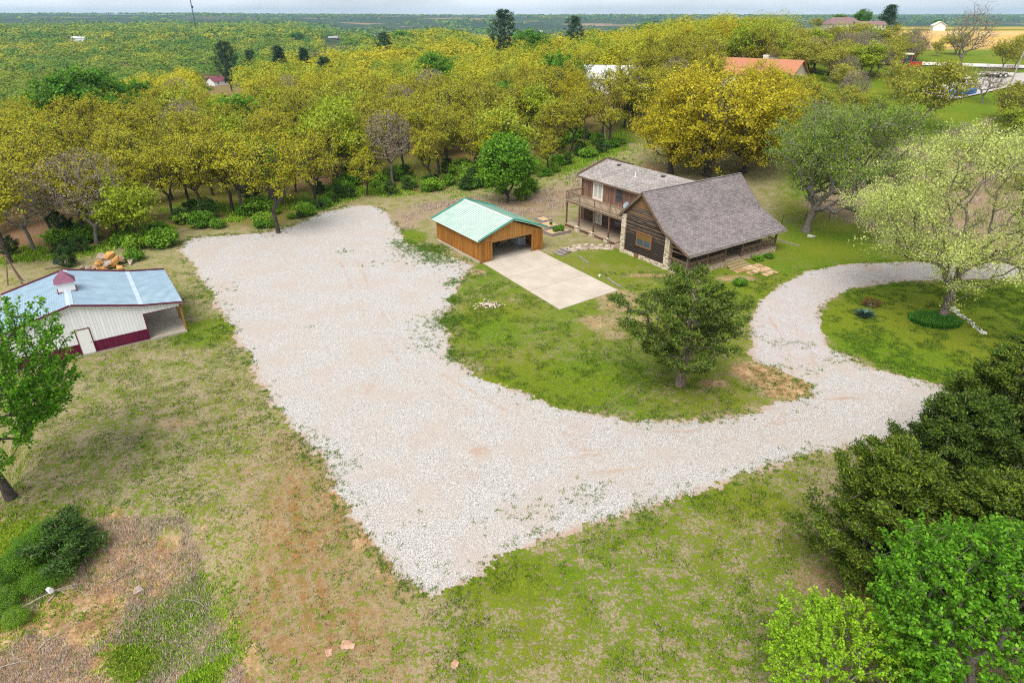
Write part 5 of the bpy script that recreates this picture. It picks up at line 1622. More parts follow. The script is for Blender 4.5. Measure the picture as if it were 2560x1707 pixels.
# evergreens and odd greens that stand out of the wood, measured at their tops (full photograph pixels)
for (px, py, hh, kd, nm, lb, w_) in [
    (1260, 25, 19, 'pine0', 'pine_tree', "tallest dark pine breaking the horizon at the photo's middle", .72), (566, 104, 20, 'pine1', 'pine_tree', "dark pine above the small red-roofed house", .7), (624, 126, 17, 'pine0', 'pine_tree', "smaller pine right of the dark pine", .6),
    (700, 116, 15, 'redcedar0', 'cedar_tree', "broad blue-dark cedar in the middle of the wood", .95), (762, 121, 14, 'redcedar1', 'cedar_tree', "blue-dark cedar right of the broad one", .9), (812, 143, 13, 'redcedar0', 'cedar_tree', "small round cedar right of the cedar pair", 1.3),
    (962, 82, 18, 'pine1', 'pine_tree', "loose pine below the grey far roof", .7), (1432, 41, 20, 'pine0', 'pine_tree', "bushy green pine at the horizon right of the tallest pine", .8), (176, 176, 15, 'green0', 'leafy_tree', "dark green round tree on the left of the wood", 1.05),
    (230, 178, 14, 'green1', 'leafy_tree', "dark green tree touching the round one on the left", .9), (830, 225, 11.5, 'lime0', 'oak_tree', "lime tree in the wood above the lot's back edge", 1.0), (1085, 132, 13, 'green1', 'leafy_tree', "bright green tree right of the loose pine", 1.0),
    (1000, 78, 14, 'green0', 'leafy_tree', "bright green tree beside the grey far roof", 1.2), (740, 80, 14, 'green1', 'leafy_tree', "bright green tree left of the dark far house", 1.2),
    (1330, 76, 14, 'green0', 'leafy_tree', "bright green tree below the bushy skyline pine", 1.2)]:
    dd = dict(zip((1260, 566, 624, 700, 762, 812, 962, 1432, 870), (265, 285, 300, 262, 275, 245, 330, 300, 420))).get(px)
    if dd:
        X = (px - CX) / F_PX * (dd * _c + 8); p = (X, dd, h1(X, dd)); hh = max(9.0, tall(p, py / S))
    else: p = top_at(px, py, hh)
    tree(nm, kd, lb, 'tree', p, hh, None, None, w_)
# trees round the far ranch
for (px, py, hh, kd, lb, w_) in [(2040, 43, 9, 'olive0', "olive tree left of the far ranch house", 1.3), (2095, 36, 11, 'green0', "green windswept tree behind the far ranch roof", 1.2), (2152, 24, 14, 'green1', "tall green windswept tree over the far ranch", 1.0),
                             (2218, 12, 17, 'redcedar0', "tallest dark tree right of the far ranch", 1.5), (2345, 50, 8, 'green0', "green tree by the small white far shed", 1.2)]:
    x = (px - CX) / F_PX; y = 372.0; b = -(py - CY) / F_PX
    X = x * (y * _c + (CAM_H - 22) * _sn); z = h1(X, y)
    k = y / (_c + b * _sn); tree('windswept_tree', kd, lb, 'tree', (X, y, z), CAM_H + k * (-_sn + b * _c) - z, 0.0, 'trees round the far ranch', w_, tilt=.18)

# scrub of the right-hand ground: saplings and bare bushes, thick behind the fence and along the road
RL = [(1800, "the main roof's far end"), (1870, "the elm's trunk"), (1960, "the fence's corner"), (2050, "the sycamore's left side"), (2110, "the dark-trunked oak"), (2165, "the sycamore's trunk"), (2210, "the tallest bare tree"), (2260, "the blue boat"), (2320, "the utility pole")]
sc = np.random.default_rng(57); rc = {}
sp_ = []
for (x0_, x1_, y0_, y1_, n_) in ((1790, 2060, 105, 200, 64), (1860, 2060, 88, 105, 9), (2060, 2200, 120, 150, 6), (1810, 2040, 200, 330, 16), (2000, 2352, 330, 470, 20), (2200, 2352, 262, 330, 4), (2120, 2190, 185, 230, 1), (1440, 1800, 180, 330, 10)):
    for _ in range(n_): sp_.append((sc.uniform(x0_, x1_), sc.uniform(y0_, y1_), y1_ - y0_))
sp_.sort(key=lambda q: -q[1])
for (px, py, _) in sp_:
    p = at(px, py)
    if hides(p[0], p[1], 6.0): continue
    li = min(range(len(RL)), key=lambda i: abs(RL[i][0] - px)); rc[li] = rc.get(li, 0) + 1
    r_ = sc.random(); low = py > 330
    kd, ad = ('bare%d' % sc.integers(2), 'grey bare') if r_ < (.5 if low else .34) else (('olive%d' % sc.integers(2), 'olive') if r_ < .85 else ('lime%d' % sc.integers(2), 'lime-green'))
    tree('sapling', kd, "%s scrub tree in line with %s, %s" % (ad, RL[li][1], "nearest there" if rc[li] == 1 else OR[rc[li]] + " one back"), 'tree', p, sc.uniform(1.8, 3.6) if low else (sc.uniform(2.0, 3.4) if py < 112 else sc.uniform(4.0, 7.6)), None, 'scrub trees of the right-hand ground', sc.uniform(1.0, 1.5))

# ------------------------------------------------------------------ shrubs
sr = np.random.default_rng(31)
cnt = {}
sh_pts = []
for i in range(len(EDGE) - 1):
    a, b = np.array(EDGE[i]), np.array(EDGE[i + 1])
    L_ = np.hypot(*(b - a))
    if a[0] < -75: continue
    for k in range(max(1, int(L_ / 1.45))):
        q = a + (b - a) * sr.random()
        sh_pts.append((q[0] + sr.normal(0, .8), q[1] + abs(sr.normal(0, 3.2)) - .4, sr.uniform(.7, 1.9)))
for px, py, n_, s_ in ((1060, 400, 9, 2.4), (1120, 420, 8, 2.2), (900, 420, 10, 2.6), (760, 440, 10, 2.4), (1290, 330, 9, 3.5), (1380, 330, 8, 3.5), (1210, 440, 4, 1.2), (560, 480, 5, 2.5), (330, 575, 4, 1.2), (240, 520, 4, 2), (100, 560, 5, 3), (420, 500, 4, 1.6)):
    c = at(px, py)
    for k in range(n_): sh_pts.append((c[0] + sr.normal(0, s_), c[1] + sr.normal(0, s_ * 1.4), sr.uniform(.9, 2.3)))
pad_in = lambda x, y: float(sd_poly(np.array([x]), np.array([y]), LOT)[0]) > -.8
sh_pts.sort(key=lambda q: q[1])
for (x, y, hh) in sh_pts:
    if pad_in(x, y): continue
    px, py = to_px(x, y, h1(x, y))
    if px > 1430: continue
    li = min(range(len(LAND)), key=lambda i: abs(LAND[i][0] - px)); cnt[li] = cnt.get(li, 0) + 1
    dk = sr.random() < .36
    kd = ('dark%d' if dk else 'bush%d') % sr.integers(4)
    tree('cedar_shrub' if dk else 'shrub', kd, "%s at wood's edge above %s, %s" % ("cedar bush" if dk else "leafy shrub", LAND[li][1], "lowest there" if cnt[li] == 1 else OR[cnt[li]] + " one up"),
         'shrub', (x, y, h1(x, y)), hh * (1.15 if dk else 1), None, "shrubs along the wood's edge", sr.uniform(.9, 1.35), parts=("stems", "foliage"))
for (px, py, kd, hh, w_, lb, nm) in [(165, 1275, 'dark1', 2.3, 1.5, "dark green cedar bush on the eroded bank", 'cedar_shrub'), (60, 1300, 'vine1', 1.2, 1.1, "tangled green vines left of the bank's cedar bush", 'vine_thicket'), (95, 1345, 'vine3', 1.0, 1.0, "small vine clump in front of the thicket's middle", 'vine_thicket'), (15, 1330, 'vine0', 1.1, 1.1, "vine clump at the very left edge of the bank", 'vine_thicket'), (75, 1275, 'vine2', 1.3, 1.0, "higher vine clump just behind the tangled one", 'vine_thicket'), (40, 1430, 'vine1', .8, 1.0, "lowest vine clump on the bank", 'vine_thicket'), (20, 1390, 'vine2', 1.0, 1.2, "green vines at the left edge below the thicket", 'vine_thicket'),
                             (130, 1330, 'vine3', .9, 1.2, "green vines in front of the bank's cedar bush", 'vine_thicket'), (110, 1240, 'vine0', 1.0, 1.2, "green vines behind the thicket", 'vine_thicket'),
                             (1700, 655, 'bush0', .75, 1.4, "dark green ground plant at the porch corner", 'shrub'), (1590, 634, 'bush1', .5, 1.6, "small green plant under the porch rail", 'shrub'),
                             (1740, 598, 'bush2', .6, 1.6, "green plant right of the porch steps", 'shrub'), (1765, 592, 'bush3', .55, 1.5, "green plant under the porch's right rail", 'shrub')]:
    p = at(px, py); tree(nm, kd, lb, 'plant' if nm != 'cedar_shrub' else 'shrub', p, hh, None, None, w_, parts=("stems", "foliage"))


# ------------------------------------------------------------------ uncounted growth: tufts, weeds, straw
def tufts(name, label, cat, x, y, hgt, nbl, mat, wid=.02, spread=.06, z=0.0):
    n = len(x)
    k = np.repeat(np.arange(n), nbl)
    rng = np.random.default_rng(n)
    a = rng.random(len(k)) * 6.2832
    hh = hgt[k] * rng.uniform(.5, 1.2, len(k))
    ln = rng.uniform(.2, .9, len(k)) * hh
    s_ = np.minimum(spread, hgt[k] * .9)
    bx = x[k] + rng.normal(0, 1, len(k)) * s_; by = y[k] + rng.normal(0, 1, len(k)) * s_
    bz = height(bx, by) + z
    w_ = wid * rng.uniform(.7, 1.5, len(k)) * (hh / .15) ** .5
    tx, ty = np.cos(a), np.sin(a)
    P = np.stack([np.stack([bx - ty * w_, by + tx * w_, bz], -1), np.stack([bx + ty * w_, by - tx * w_, bz], -1), np.stack([bx + tx * ln, by + ty * ln, bz + hh], -1)], 1).reshape(-1, 3)
    o = link(name, mesh_np(name, P, tris=np.arange(len(k) * 3).reshape(-1, 3), mat=mat))
    return tag(o, label, cat, kind='stuff')


L_GRASS = leaf_mat("grass_blade", [(0, (0.020, 0.070, 0.005)), (.5, (0.060, 0.14, 0.008)), (1, (0.16, 0.24, 0.02))], .3, .05)
L_STRAW = leaf_mat("straw_blade", [(0, (0.20, 0.13, 0.07)), (.5, (0.38, 0.27, 0.16)), (1, (0.52, 0.42, 0.30))], .2, .05)
L_BRUSH = leaf_mat("dead_brush", [(0, (0.19, 0.13, 0.10)), (.5, (0.43, 0.33, 0.27)), (1, (0.60, 0.51, 0.43))], .1, .05)
L_WEED = leaf_mat("weed_leaf", [(0, (0.040, 0.105, 0.008)), (.5, (0.10, 0.20, 0.012)), (1, (0.20, 0.29, 0.025))], .25, .05)
L_LOW = leaf_mat("low_leaf", [(0, (0.10, 0.22, 0.010)), (.5, (0.23, 0.40, 0.014)), (1, (0.38, 0.52, 0.04))], .3, .05)
gr = np.random.default_rng(77)
# lawn tufts follow the lushness of the ground
from_idx = (gX > -45) & (gX < 50) & (gY > 14) & (gY < 62)
fx, fy, fl = gX[from_idx], gY[from_idx], np.clip(lush[from_idx], 0, 1)
allp = sd_poly(fx, fy, LOT); alld = sd_poly(fx, fy, DRIVE)
free = (np.maximum(allp, alld) < -.3)
gpt_ = [Vector(gpt(*q)) for q in ((0, -14.3), (8.2, -14), (8.5, 9.9), (-.3, 9.9))]
inpad = sd_poly(fx, fy, [(p.x, p.y) for p in gpt_]) > -.2
hm = house.matrix_basis
inhouse = sd_poly(fx, fy, [tuple((hm @ Vector(q))[:2]) for q in ((-.3, -.2, 0), (15, -.2, 0), (15, 22, 0), (.4, 22, 0), (.4, 10, 0), (-.3, 10, 0))]) > -.1
bm_ = barn.matrix_basis
inbarn = sd_poly(fx, fy, [tuple((bm_ @ Vector(q))[:2]) for q in ((-9.2, -.2, 0), (3, -.2, 0), (3, 9, 0), (-9.2, 9, 0))]) > -.1
free &= ~inpad & ~inhouse & ~inbarn
w = np.where(free, fl ** 1.6, 0); w /= w.sum()
i = gr.choice(len(fx), 110000, p=w)
x, y = fx[i] + gr.uniform(-.25, .25, len(i)), fy[i] + gr.uniform(-.25, .25, len(i))
keep = (.5 * vnoise(x, y, 1.6, 6) + .5 * vnoise(x, y, .55, 3) + gr.normal(0, .05, len(x))) > .54
x, y = x[keep], y[keep]
tufts("grass", "tufts of green grass over the lawns", "grass", x, y, gr.uniform(.05, .13, len(x)), 6, L_GRASS, .018, .10)
w = np.where(free & (fx < 20), np.clip(1.1 - fl, 0, 1) * np.where(fy < 48, 1, .3), 0); w /= w.sum()
i = gr.choice(len(fx), 26000, p=w)
x, y = fx[i] + gr.uniform(-.25, .25, len(i)), fy[i] + gr.uniform(-.25, .25, len(i))
tufts("dry_grass", "bleached straw tufts between the green", "dry grass", x, y, gr.uniform(.05, .12, len(x)), 5, L_STRAW, .014, .10)
# weeds on the gravel's rim and in it
ex, ey = [], []
P = np.array(LOT); D_ = np.array(DRIVE)
for poly, n_ in ((P, 3600), (D_, 800)):
    seg = np.roll(poly, -1, 0) - poly; ln = np.hypot(seg[:, 0], seg[:, 1]); c_ = np.cumsum(ln) / ln.sum()
    for _ in range(n_):
        j = int(np.searchsorted(c_, gr.random())); q = poly[j] + seg[j] * gr.random() + gr.normal(0, .5, 2)
        if vnoise(q[0], q[1], 3.0, 7) > .43: ex.append(q[0]); ey.append(q[1])
for px, py, rx, n_ in ((960, 575, 2.6, 420), (1000, 595, 2.4, 380), (925, 560, 1.8, 160), (985, 570, 1.6, 200), (1040, 650, 1.2, 120), (1010, 575, 1.4, 160), (1030, 735, 1.6, 260), (1000, 745, 2, 110), (975, 790, 2, 60), (1040, 690, .8, 120), (1045, 820, 1.0, 90), (860, 600, 2, 14), (790, 578, 1.0, 16), (1040, 600, 1.0, 40), (1330, 1140, 1.6, 26), (1370, 1132, 1.0, 14),
                      (1150, 1190, 1.6, 14), (1225, 1180, 1.4, 20), (1230, 1225, 1.2, 20), (530, 665, 1.4, 10), (520, 700, 1, 6), (720, 750, 1, 4), (800, 1060, 1.4, 16), (760, 1045, 1.0, 30), (700, 1000, 1.2, 20), (880, 1290, 1, 14), (940, 1345, .8, 16), (1010, 1310, 1, 6),
                      (470, 545, 1, 8), (770, 480, 2, 20), (620, 535, 2, 16), (960, 1190, 1, 4), (1470, 1150, 1.2, 12), (1760, 880, 1.5, 30), (1840, 905, 1.5, 20), (1780, 845, 1.6, 30), (1720, 770, 1.0, 30)):
    c = at(px, py)
    for _ in range(n_): ex.append(c[0] + gr.normal(0, rx * .5)); ey.append(c[1] + gr.normal(0, rx * .5))
ex, ey = np.array(ex), np.array(ey)
tufts("weeds", "small green weeds along and in the gravel", "weeds", ex, ey, gr.uniform(.04, .13, len(ex)), 18, L_WEED, .024, .12, .02)
# dead stalks on the bank and behind the garage, low green under the wood's edge
bx, by = [], []
for poly, n_ in ((BANK, 9500), (DRYBACK, 3800), (SCRUB, 5200)):
    P = np.array(poly); lo, hi = P.min(0), P.max(0)
    q = gr.uniform(lo, hi, (n_ * 3, 2)); q = q[sd_poly(q[:, 0], q[:, 1], poly) > -.4]
    q = q[(vnoise(q[:, 0], q[:, 1], 1.5, 2) > .42)][:n_]
    bx.append(q[:, 0]); by.append(q[:, 1])
bx, by = np.concatenate(bx), np.concatenate(by)
tufts("dry_brush", "dead straw-coloured stalks on the bank and behind the garage", "dry brush", bx, by, gr.uniform(.12, .42, len(bx)) * np.where(by < 32, .44, np.where(bx > 30, 2.0, 1)), 10, L_BRUSH, .011, .20)
ux, uy = [], []
for i in range(9000):
    j = gr.integers(1, len(EDGE) - 1); a, b = np.array(EDGE[j]), np.array(EDGE[j + 1]); q = a + (b - a) * gr.random() + np.array([gr.normal(0, 1.2), abs(gr.normal(0, 9)) - 1.0])
    if vnoise(q[0], q[1], 5, 3) > .48 and not pad_in(*q): ux.append(q[0]); uy.append(q[1])
for px, py, s_, n_ in ((1250, 390, 5, 500), (1350, 345, 6, 700), (1090, 430, 4, 300), (380, 1440, 1.5, 900), (440, 1400, 1.0, 300), (470, 1530, 1.0, 400), (60, 1310, 1.6, 800), (30, 1400, 1.2, 500)):
    c = at(px, py)
    for _ in range(n_): ux.append(c[0] + gr.normal(0, s_)); uy.append(c[1] + gr.normal(0, s_))
ux, uy = np.array(ux), np.array(uy)
tufts("undergrowth", "low green growth at the foot of the wood and on the bank", "undergrowth", ux, uy, gr.uniform(.12, .40, len(ux)) * np.where(uy < 32, .38, 1), 12, L_LOW, .034, .2)
# ------------------------------------------------------------------ small things of the yard
def rock_mesh(seed, sx, sy, sz, mat, name="rock"):
    """a split slab of stone: a box cut by random planes"""
    import bmesh
    rng = np.random.default_rng(seed)
    bm = bmesh.new()
    bmesh.ops.create_cube(bm, size=2.0)
    for _ in range(7):
        n = Vector(rng.normal(0, 1, 3)); n.z *= .45; n.normalize()
        d = rng.uniform(.72, 1.05)
        r_ = bmesh.ops.bisect_plane(bm, geom=bm.verts[:] + bm.edges[:] + bm.faces[:], plane_co=n * d, plane_no=n, clear_outer=True)
        ed = [e for e in r_['geom_cut'] if isinstance(e, bmesh.types.BMEdge)]
        if ed: bmesh.ops.contextual_create(bm, geom=ed)
    for v in bm.verts: v.co = Vector((v.co.x * sx / 2, v.co.y * sy / 2, v.co.z * sz / 2))
    bmesh.ops.recalc_face_normals(bm, faces=bm.faces)
    me = bpy.data.meshes.new(name); bm.to_mesh(me); bm.free(); me.materials.append(mat)
    return me


def rock_mat(name, a, b, c_):
    t = NT(name); o = t.obj(); n = t.noise(o, 2.4, 5, .65)
    return t.done(t.ramp(n, [(.32, a), (.5, b), (.66, c_)]), .9, .15, normal=t.bump(t.noise(o, 7, 4), .6, .05))


M_OROCK = rock_mat("orange_sandstone", (0.22, 0.12, 0.07), (0.52, 0.27, 0.07), (0.62, 0.40, 0.17))
M_GROCK = rock_mat("grey_sandstone", (0.16, 0.12, 0.10), (0.33, 0.26, 0.21), (0.48, 0.40, 0.33))
M_PROCK = rock_mat("pink_sandstone", (0.28, 0.16, 0.10), (0.44, 0.26, 0.17), (0.52, 0.36, 0.26))
# the heap behind the barn: (px, py, lift, size, material, label)
HEAP = [(240, 597, .75, (1.05, .55, .40), M_GROCK, (.2, .5), "grey slab leaning at the upper left of the orange rock pile"), (257, 594, .85, (.95, .60, .42), M_OROCK, (.3, -.4), "orange block on top of the rock pile"),
        (266, 607, .55, (1.25, 1.0, .40), M_OROCK, (-.5, .35), "largest orange slab lying on the pile's right side"), (276, 600, .45, (.85, .65, .40), M_PROCK, (.2, .4), "pinkish block at the right of the rock pile"),
        (300, 604, .10, (1.15, .45, .34), M_GROCK, (.05, .1), "grey slab lying apart right of the rock pile"), (250, 612, .45, (1.15, .50, .38), M_GROCK, (-.4, -.5), "grey-brown slab slanting down the front of the pile"),
        (231, 608, .40, (.70, .60, .45), M_OROCK, (.3, .2), "tall orange block at the pile's left side"), (222, 616, .12, (.60, .45, .38), M_PROCK, (.1, .3), "small pinkish rock at the pile's left foot"),
        (236, 620, .12, (.95, .50, .34), M_OROCK, (.1, -.2), "flat orange rock at the pile's front foot"), (276, 619, .12, (.75, .45, .36), M_OROCK, (0, .2), "orange rock at the pile's right foot"),
        (256, 606, .20, (1.3, 1.1, .45), M_GROCK, (0, 0), "dark slab in the middle under the orange ones"), (205, 615, .06, (.55, .4, .25), M_GROCK, (0, .1), "small grey rock left of the rock pile"), (190, 616, .05, (.5, .4, .22), M_GROCK, (0, .2), "leftmost grey rock in the grass by the pile")]
for i, (px, py, z, s_, mt, ro, lb) in enumerate(HEAP):
    p = at(px, py + z * 14)
    o = link("rock", rock_mesh(400 + i, s_[0] * 1.15, s_[1] * 1.15, s_[2] * 1.2, mt)); o.location = (p[0], p[1], z + .1); o.rotation_euler = (ro[0], ro[1], i * 1.3)
    tag(o, lb, "rock", "rocks heaped behind the barn")
for i, (px, py, s_, mt, lb) in enumerate([(797, 1480, (.7, .45, .08), M_PROCK, "flat pink rock in the dry grass near the bottom edge"), (1045, 1528, (.36, .30, .16), M_PROCK, "single pink-orange rock on the green grass at the bottom edge"), (754, 1499, (.35, .3, .06), M_PROCK, "smaller pink rock beside the flat one near the bottom edge"),
                                     (1863, 545, (.9, .6, .35), plain("pale_stone", (0.50, 0.48, 0.45), .9), "pale flat block beside the elm's trunk"), (320, 1355, (.5, .4, .25), M_GROCK, "grey rock on the bank's dead grass"), (1505, 593 + 60, (.2, .2, .1), M_GROCK, "little grey stone on the lawn right of the concrete")]):
    p = at(px, py); o = link("rock", rock_mesh(450 + i, *s_, mt)); o.location = (p[0], p[1], p[2] + s_[2] * .15); o.rotation_euler = (0, 0, i * .9); tag(o, lb, "rock")

# white rubble on the lawn
c = at(1122, 703); V_, F_ = [], []
mbr = MB(); rr = np.random.default_rng(5)
me0 = [rock_mesh(480 + i, .16, .13, .08, None) for i in range(4)]
for i in range(130):
    a_, d_ = rr.random() * 6.28, abs(rr.normal(0, .55)); q = (c[0] + math.cos(a_) * d_ * 1.5, c[1] + math.sin(a_) * d_ * 1.0)
    me = me0[i % 4]; k = rr.uniform(.5, 1.25); an = rr.random() * 6.28
    mbr.add([(q[0] + k * (v.co.x * math.cos(an) - v.co.y * math.sin(an)), q[1] + k * (v.co.x * math.sin(an) + v.co.y * math.cos(an)), .05 + k * v.co.z + max(0, .10 - d_ * .1)) for v in me.vertices], [tuple(p.vertices) for p in me.polygons])
tag(mbr.build("rubble", rock_mat("white_rubble", (0.30, 0.23, 0.17), (0.50, 0.41, 0.33), (0.66, 0.60, 0.54))), "heap of white stones on the lawn by the gravel's bend", "rubble", kind='stuff')
for me in me0: bpy.data.meshes.remove(me)

# raised beds
M_BED = wood_mat("grey_bed_board", (0.16, 0.13, 0.12), (0.33, 0.28, 0.26))
M_SOIL = plain("bed_soil", (0.46, 0.33, 0.19), .95, .1, var=.35, scale=6)
for (u0, v0, u1, v1, lb) in ((-3.35, 18.45, -.35, 20.35, "nearest raised bed with two green plants, left of the terrace"), (-1.9, 21.0, -.05, 23.2, "middle raised garden bed between the other two"), (-1.0, 23.5, .5, 25.4, "farthest raised garden bed, behind the garage's eave")):
    b = thing("raised_bed", lb, "garden bed", tuple(hm @ Vector((u0, v0, 0))), HR, "raised garden beds")
    w_, d_ = u1 - u0, v1 - v0
    for (xa, ya, xb, yb) in ((0, 0, w_, .07), (0, d_ - .07, w_, d_), (0, .07, .07, d_ - .07), (w_ - .07, .07, w_, d_ - .07)):
        MB().box(xa, ya, -.05, xb, yb, .36).build("board", M_BED, b)
    MB().box(.07, .07, 0, w_ - .07, d_ - .07, .26).build("soil", M_SOIL, b)
for (u0, v0, s_, lb) in ((-2.2, 19.3, .75, "left green plant in the nearest raised bed"), (-1.35, 19.2, .8, "right green plant in the nearest raised bed"), (-.9, 21.9, .4, "small plant in the middle raised bed")):
    q = hm @ Vector((u0, v0, .26)); tree('garden_plant', 'bush0', lb, 'plant', (q.x, q.y, q.z), s_, None, 'plants in the raised beds', .75, parts=("stems", "foliage"))

# path to the terrace, patio at the porch steps, timbers
M_FLAG = stone_mat("flagstone", 1.5, ((0.30, 0.23, 0.18), (0.44, 0.35, 0.28), (0.54, 0.44, 0.35)))
M_FLAGO = stone_mat("orange_flagstone", 1.3, ((0.34, 0.19, 0.09), (0.52, 0.32, 0.17), (0.58, 0.42, 0.27)))
cp = [(-4.75, 13.2), (-3.6, 13.4), (-2.3, 13.0), (-1.1, 12.2), (-.1, 11.0)]
m = MB()
for i in range(len(cp) - 1):
    a, b = Vector((*cp[i], 0)), Vector((*cp[i + 1], 0)); d = (b - a).normalized(); s_ = Vector((-d.y, d.x, 0)) * .55
    m.slab([(a - s_)[:2] + (.035,), (b - s_)[:2] + (.035,), (b + s_)[:2] + (.035,), (a + s_)[:2] + (.035,)], .1)
o = m.build("stone_path", M_FLAG); o.location = house.location; o.rotation_euler = (0, 0, HR); tag(o, "curved flagstone path to the terrace steps", "path", kind='structure')
rr = np.random.default_rng(8)
k_ = 0
for f in np.linspace(0, 1, 9):
    i = min(3, int(f * 4)); t_ = f * 4 - i; a, b = Vector((*cp[i], 0)), Vector((*cp[i + 1], 0)); d = (b - a).normalized(); q = a.lerp(b, t_) + Vector((-d.y, d.x, 0)) * .72
    w = hm @ q; o = link("edging_stone", rock_mesh(500 + k_, .62, .38, .22, M_FLAG)); o.location = (w.x, w.y, .08); o.rotation_euler = (0, 0, HR + math.atan2(d.y, d.x))
    tag(o, ["pale edging stone at the path's wooden steps end", "second edging stone from the path's wooden steps", "third edging stone from the path's wooden steps", "edging stone before the middle of the path", "edging stone halfway along the curved path", "edging stone past the middle of the path",
            "third edging stone from the terrace steps", "second edging stone from the terrace steps", "edging stone next to the terrace steps"][k_], "stone", "stones edging the path"); k_ += 1
for i, (a, b) in enumerate((((-6.55, 13.75), (-6.45, 12.35)), ((-5.95, 13.95), (-5.85, 12.55)), ((-5.35, 14.15), (-5.2, 12.75)))):
    o = MB().bar((a[0], a[1], .05 + i * .05), (b[0], b[1], .05 + i * .05), .42, .14).build("timber_step", M_BED); o.location = house.location; o.rotation_euler = (0, 0, HR)
    tag(o, ["lowest grey timber step nearest the concrete", "middle grey timber step of the three", "upper grey timber step at the path's start"][i], "step", "timber steps beside the concrete")
m = MB()
for (x0, y0, x1, y1) in ((5.5, -2.15, 7.0, -1.28), (7.06, -2.3, 8.8, -1.25), (6.2, -3.3, 7.7, -2.38), (7.76, -3.5, 9.6, -2.36), (7.2, -4.4, 9.3, -3.55), (8.86, -2.28, 9.7, -1.4)):
    m.slab([(x0, y0 + .1, .03), (x1 - .1, y0, .03), (x1, y1 - .05, .03), (x0 + .08, y1, .03)], .08)
o = m.build("flagstone_patio", M_FLAGO); o.location = house.location; o.rotation_euler = (0, 0, HR); tag(o, "orange flagstones laid at the foot of the porch steps", "patio", kind='structure')
for (p0, p1, lb) in (((1395, 640), (1426, 662), "grey timber lying in the grass right of the concrete"), ((1330, 590), (1352, 606), "thin timber edging near the timber steps"), ((1790, 553), (1838, 566), "dark timber edging under the elm")):
    a, b = at(*p0), at(*p1); tag(MB().bar((a[0], a[1], .05), (b[0], b[1], .05), .16, .12).build("landscape_timber", M_BED), lb, "timber")
p = at(1377, 635); m = MB(); m.tube((0, 0, -.05), (0, 0, .16), .10, n=12); m.tube((0, 0, .16), (0, 0, .22), .12, .07, n=12); tag(m.build("cleanout_cap", M_WHITE, None, p), "small white pipe cap in the grass by the concrete", "pipe cap")
p = at(1506, 593); m = MB(); m.tube((0, 0, -.1), (0, 0, .035), .62, n=20); m.tube((0, 0, .035), (0, 0, .06), .45, n=20); tag(m.build("septic_lid", M_CONC, None, p), "round concrete lid in the lawn before the gable wall", "lid")

# island plants
p = at(1985, 726)
k = 420; a_ = gr.random(k) * 6.28; ln = gr.uniform(.35, .75, k); w_ = .028
P = []
for i in range(k):
    d = Vector((math.cos(a_[i]), math.sin(a_[i]), 0)); s_ = Vector((-d.y, d.x, 0)) * w_; el = gr.uniform(.35, 1.25); b = d * gr.uniform(0, .22)
    m1 = b + d * ln[i] * .5 * math.cos(el) + Vector((0, 0, ln[i] * .55 * math.sin(el))); e = b + d * ln[i] * (.9) * math.cos(el) + Vector((0, 0, ln[i] * (.75 * math.sin(el) - .12 + .1)))
    P += [b - s_, b + s_, m1 + s_, m1 - s_, m1 - s_, m1 + s_, e + s_ * .15, e - s_ * .15]
o = link("yucca", mesh_np("yucca", np.array([tuple(v) for v in P]), np.arange(len(P)).reshape(-1, 4), mat=leaf_mat("blue_green_blade", [(0, (0.020, 0.065, 0.040)), (.6, (0.06, 0.13, 0.085)), (1, (0.17, 0.24, 0.17))], .1, .1)))
o.location = p; o.scale = (1.45, 1.45, 1.3); tag(o, "round clump of blue-green blades on the island", "plant")
p = at(2000, 703); KIND['red'] = broadleaf(520, 1.0, .9, .5, .1, 90, 7, .12, .12, .07, B_GREY, leaf_mat("dark_red_leaf", [(0, (0.07, 0.016, 0.012)), (1, (0.22, 0.06, 0.03))], .2, .1), shell=.4, r_base=.03, r_tip=.006, flat=.3, step=.4)
tree('red_shrub', 'red', "low dark red shrub behind the blue-green clump", 'shrub', p, .8, None, None, 1.2, parts=("stems", "foliage"))
c = at(2146, 738); k = 5200; a_ = gr.random(k) * 6.28; d_ = np.sqrt(gr.random(k)); x, y = c[0] + np.cos(a_) * d_ * 2.0, c[1] + np.sin(a_) * d_ * 1.5
o = tufts("lily_bed", "oval bed of deep green blades round the sycamore's foot", "flower bed", x, y, gr.uniform(.25, .42, k), 5, leaf_mat("lily_blade", [(0, (0.022, 0.095, 0.010)), (.6, (0.05, 0.19, 0.012)), (1, (0.13, 0.30, 0.02))], .25, .05), .028, .08)
rr = np.random.default_rng(6); m = MB()
for i in range(46):
    f = i / 45; px, py = 2180 + (2262 - 2180) * f, 702 + (768 - 702) * f; p = at(px + rr.normal(0, 2), py + rr.normal(0, 2)); s_ = rr.uniform(.08, .2)
    m.slab([(p[0] + s_ * math.cos(q + rr.random() * .5), p[1] + s_ * math.sin(q + rr.random() * .5), .07) for q in (0, 1.26, 2.5, 3.77, 5.0)], .1)
tag(m.build("stone_edging", plain("white_stone_row", (0.62, 0.60, 0.56), .9)), "line of small white stones running from the sycamore across the island", "stone edging", kind='stuff')

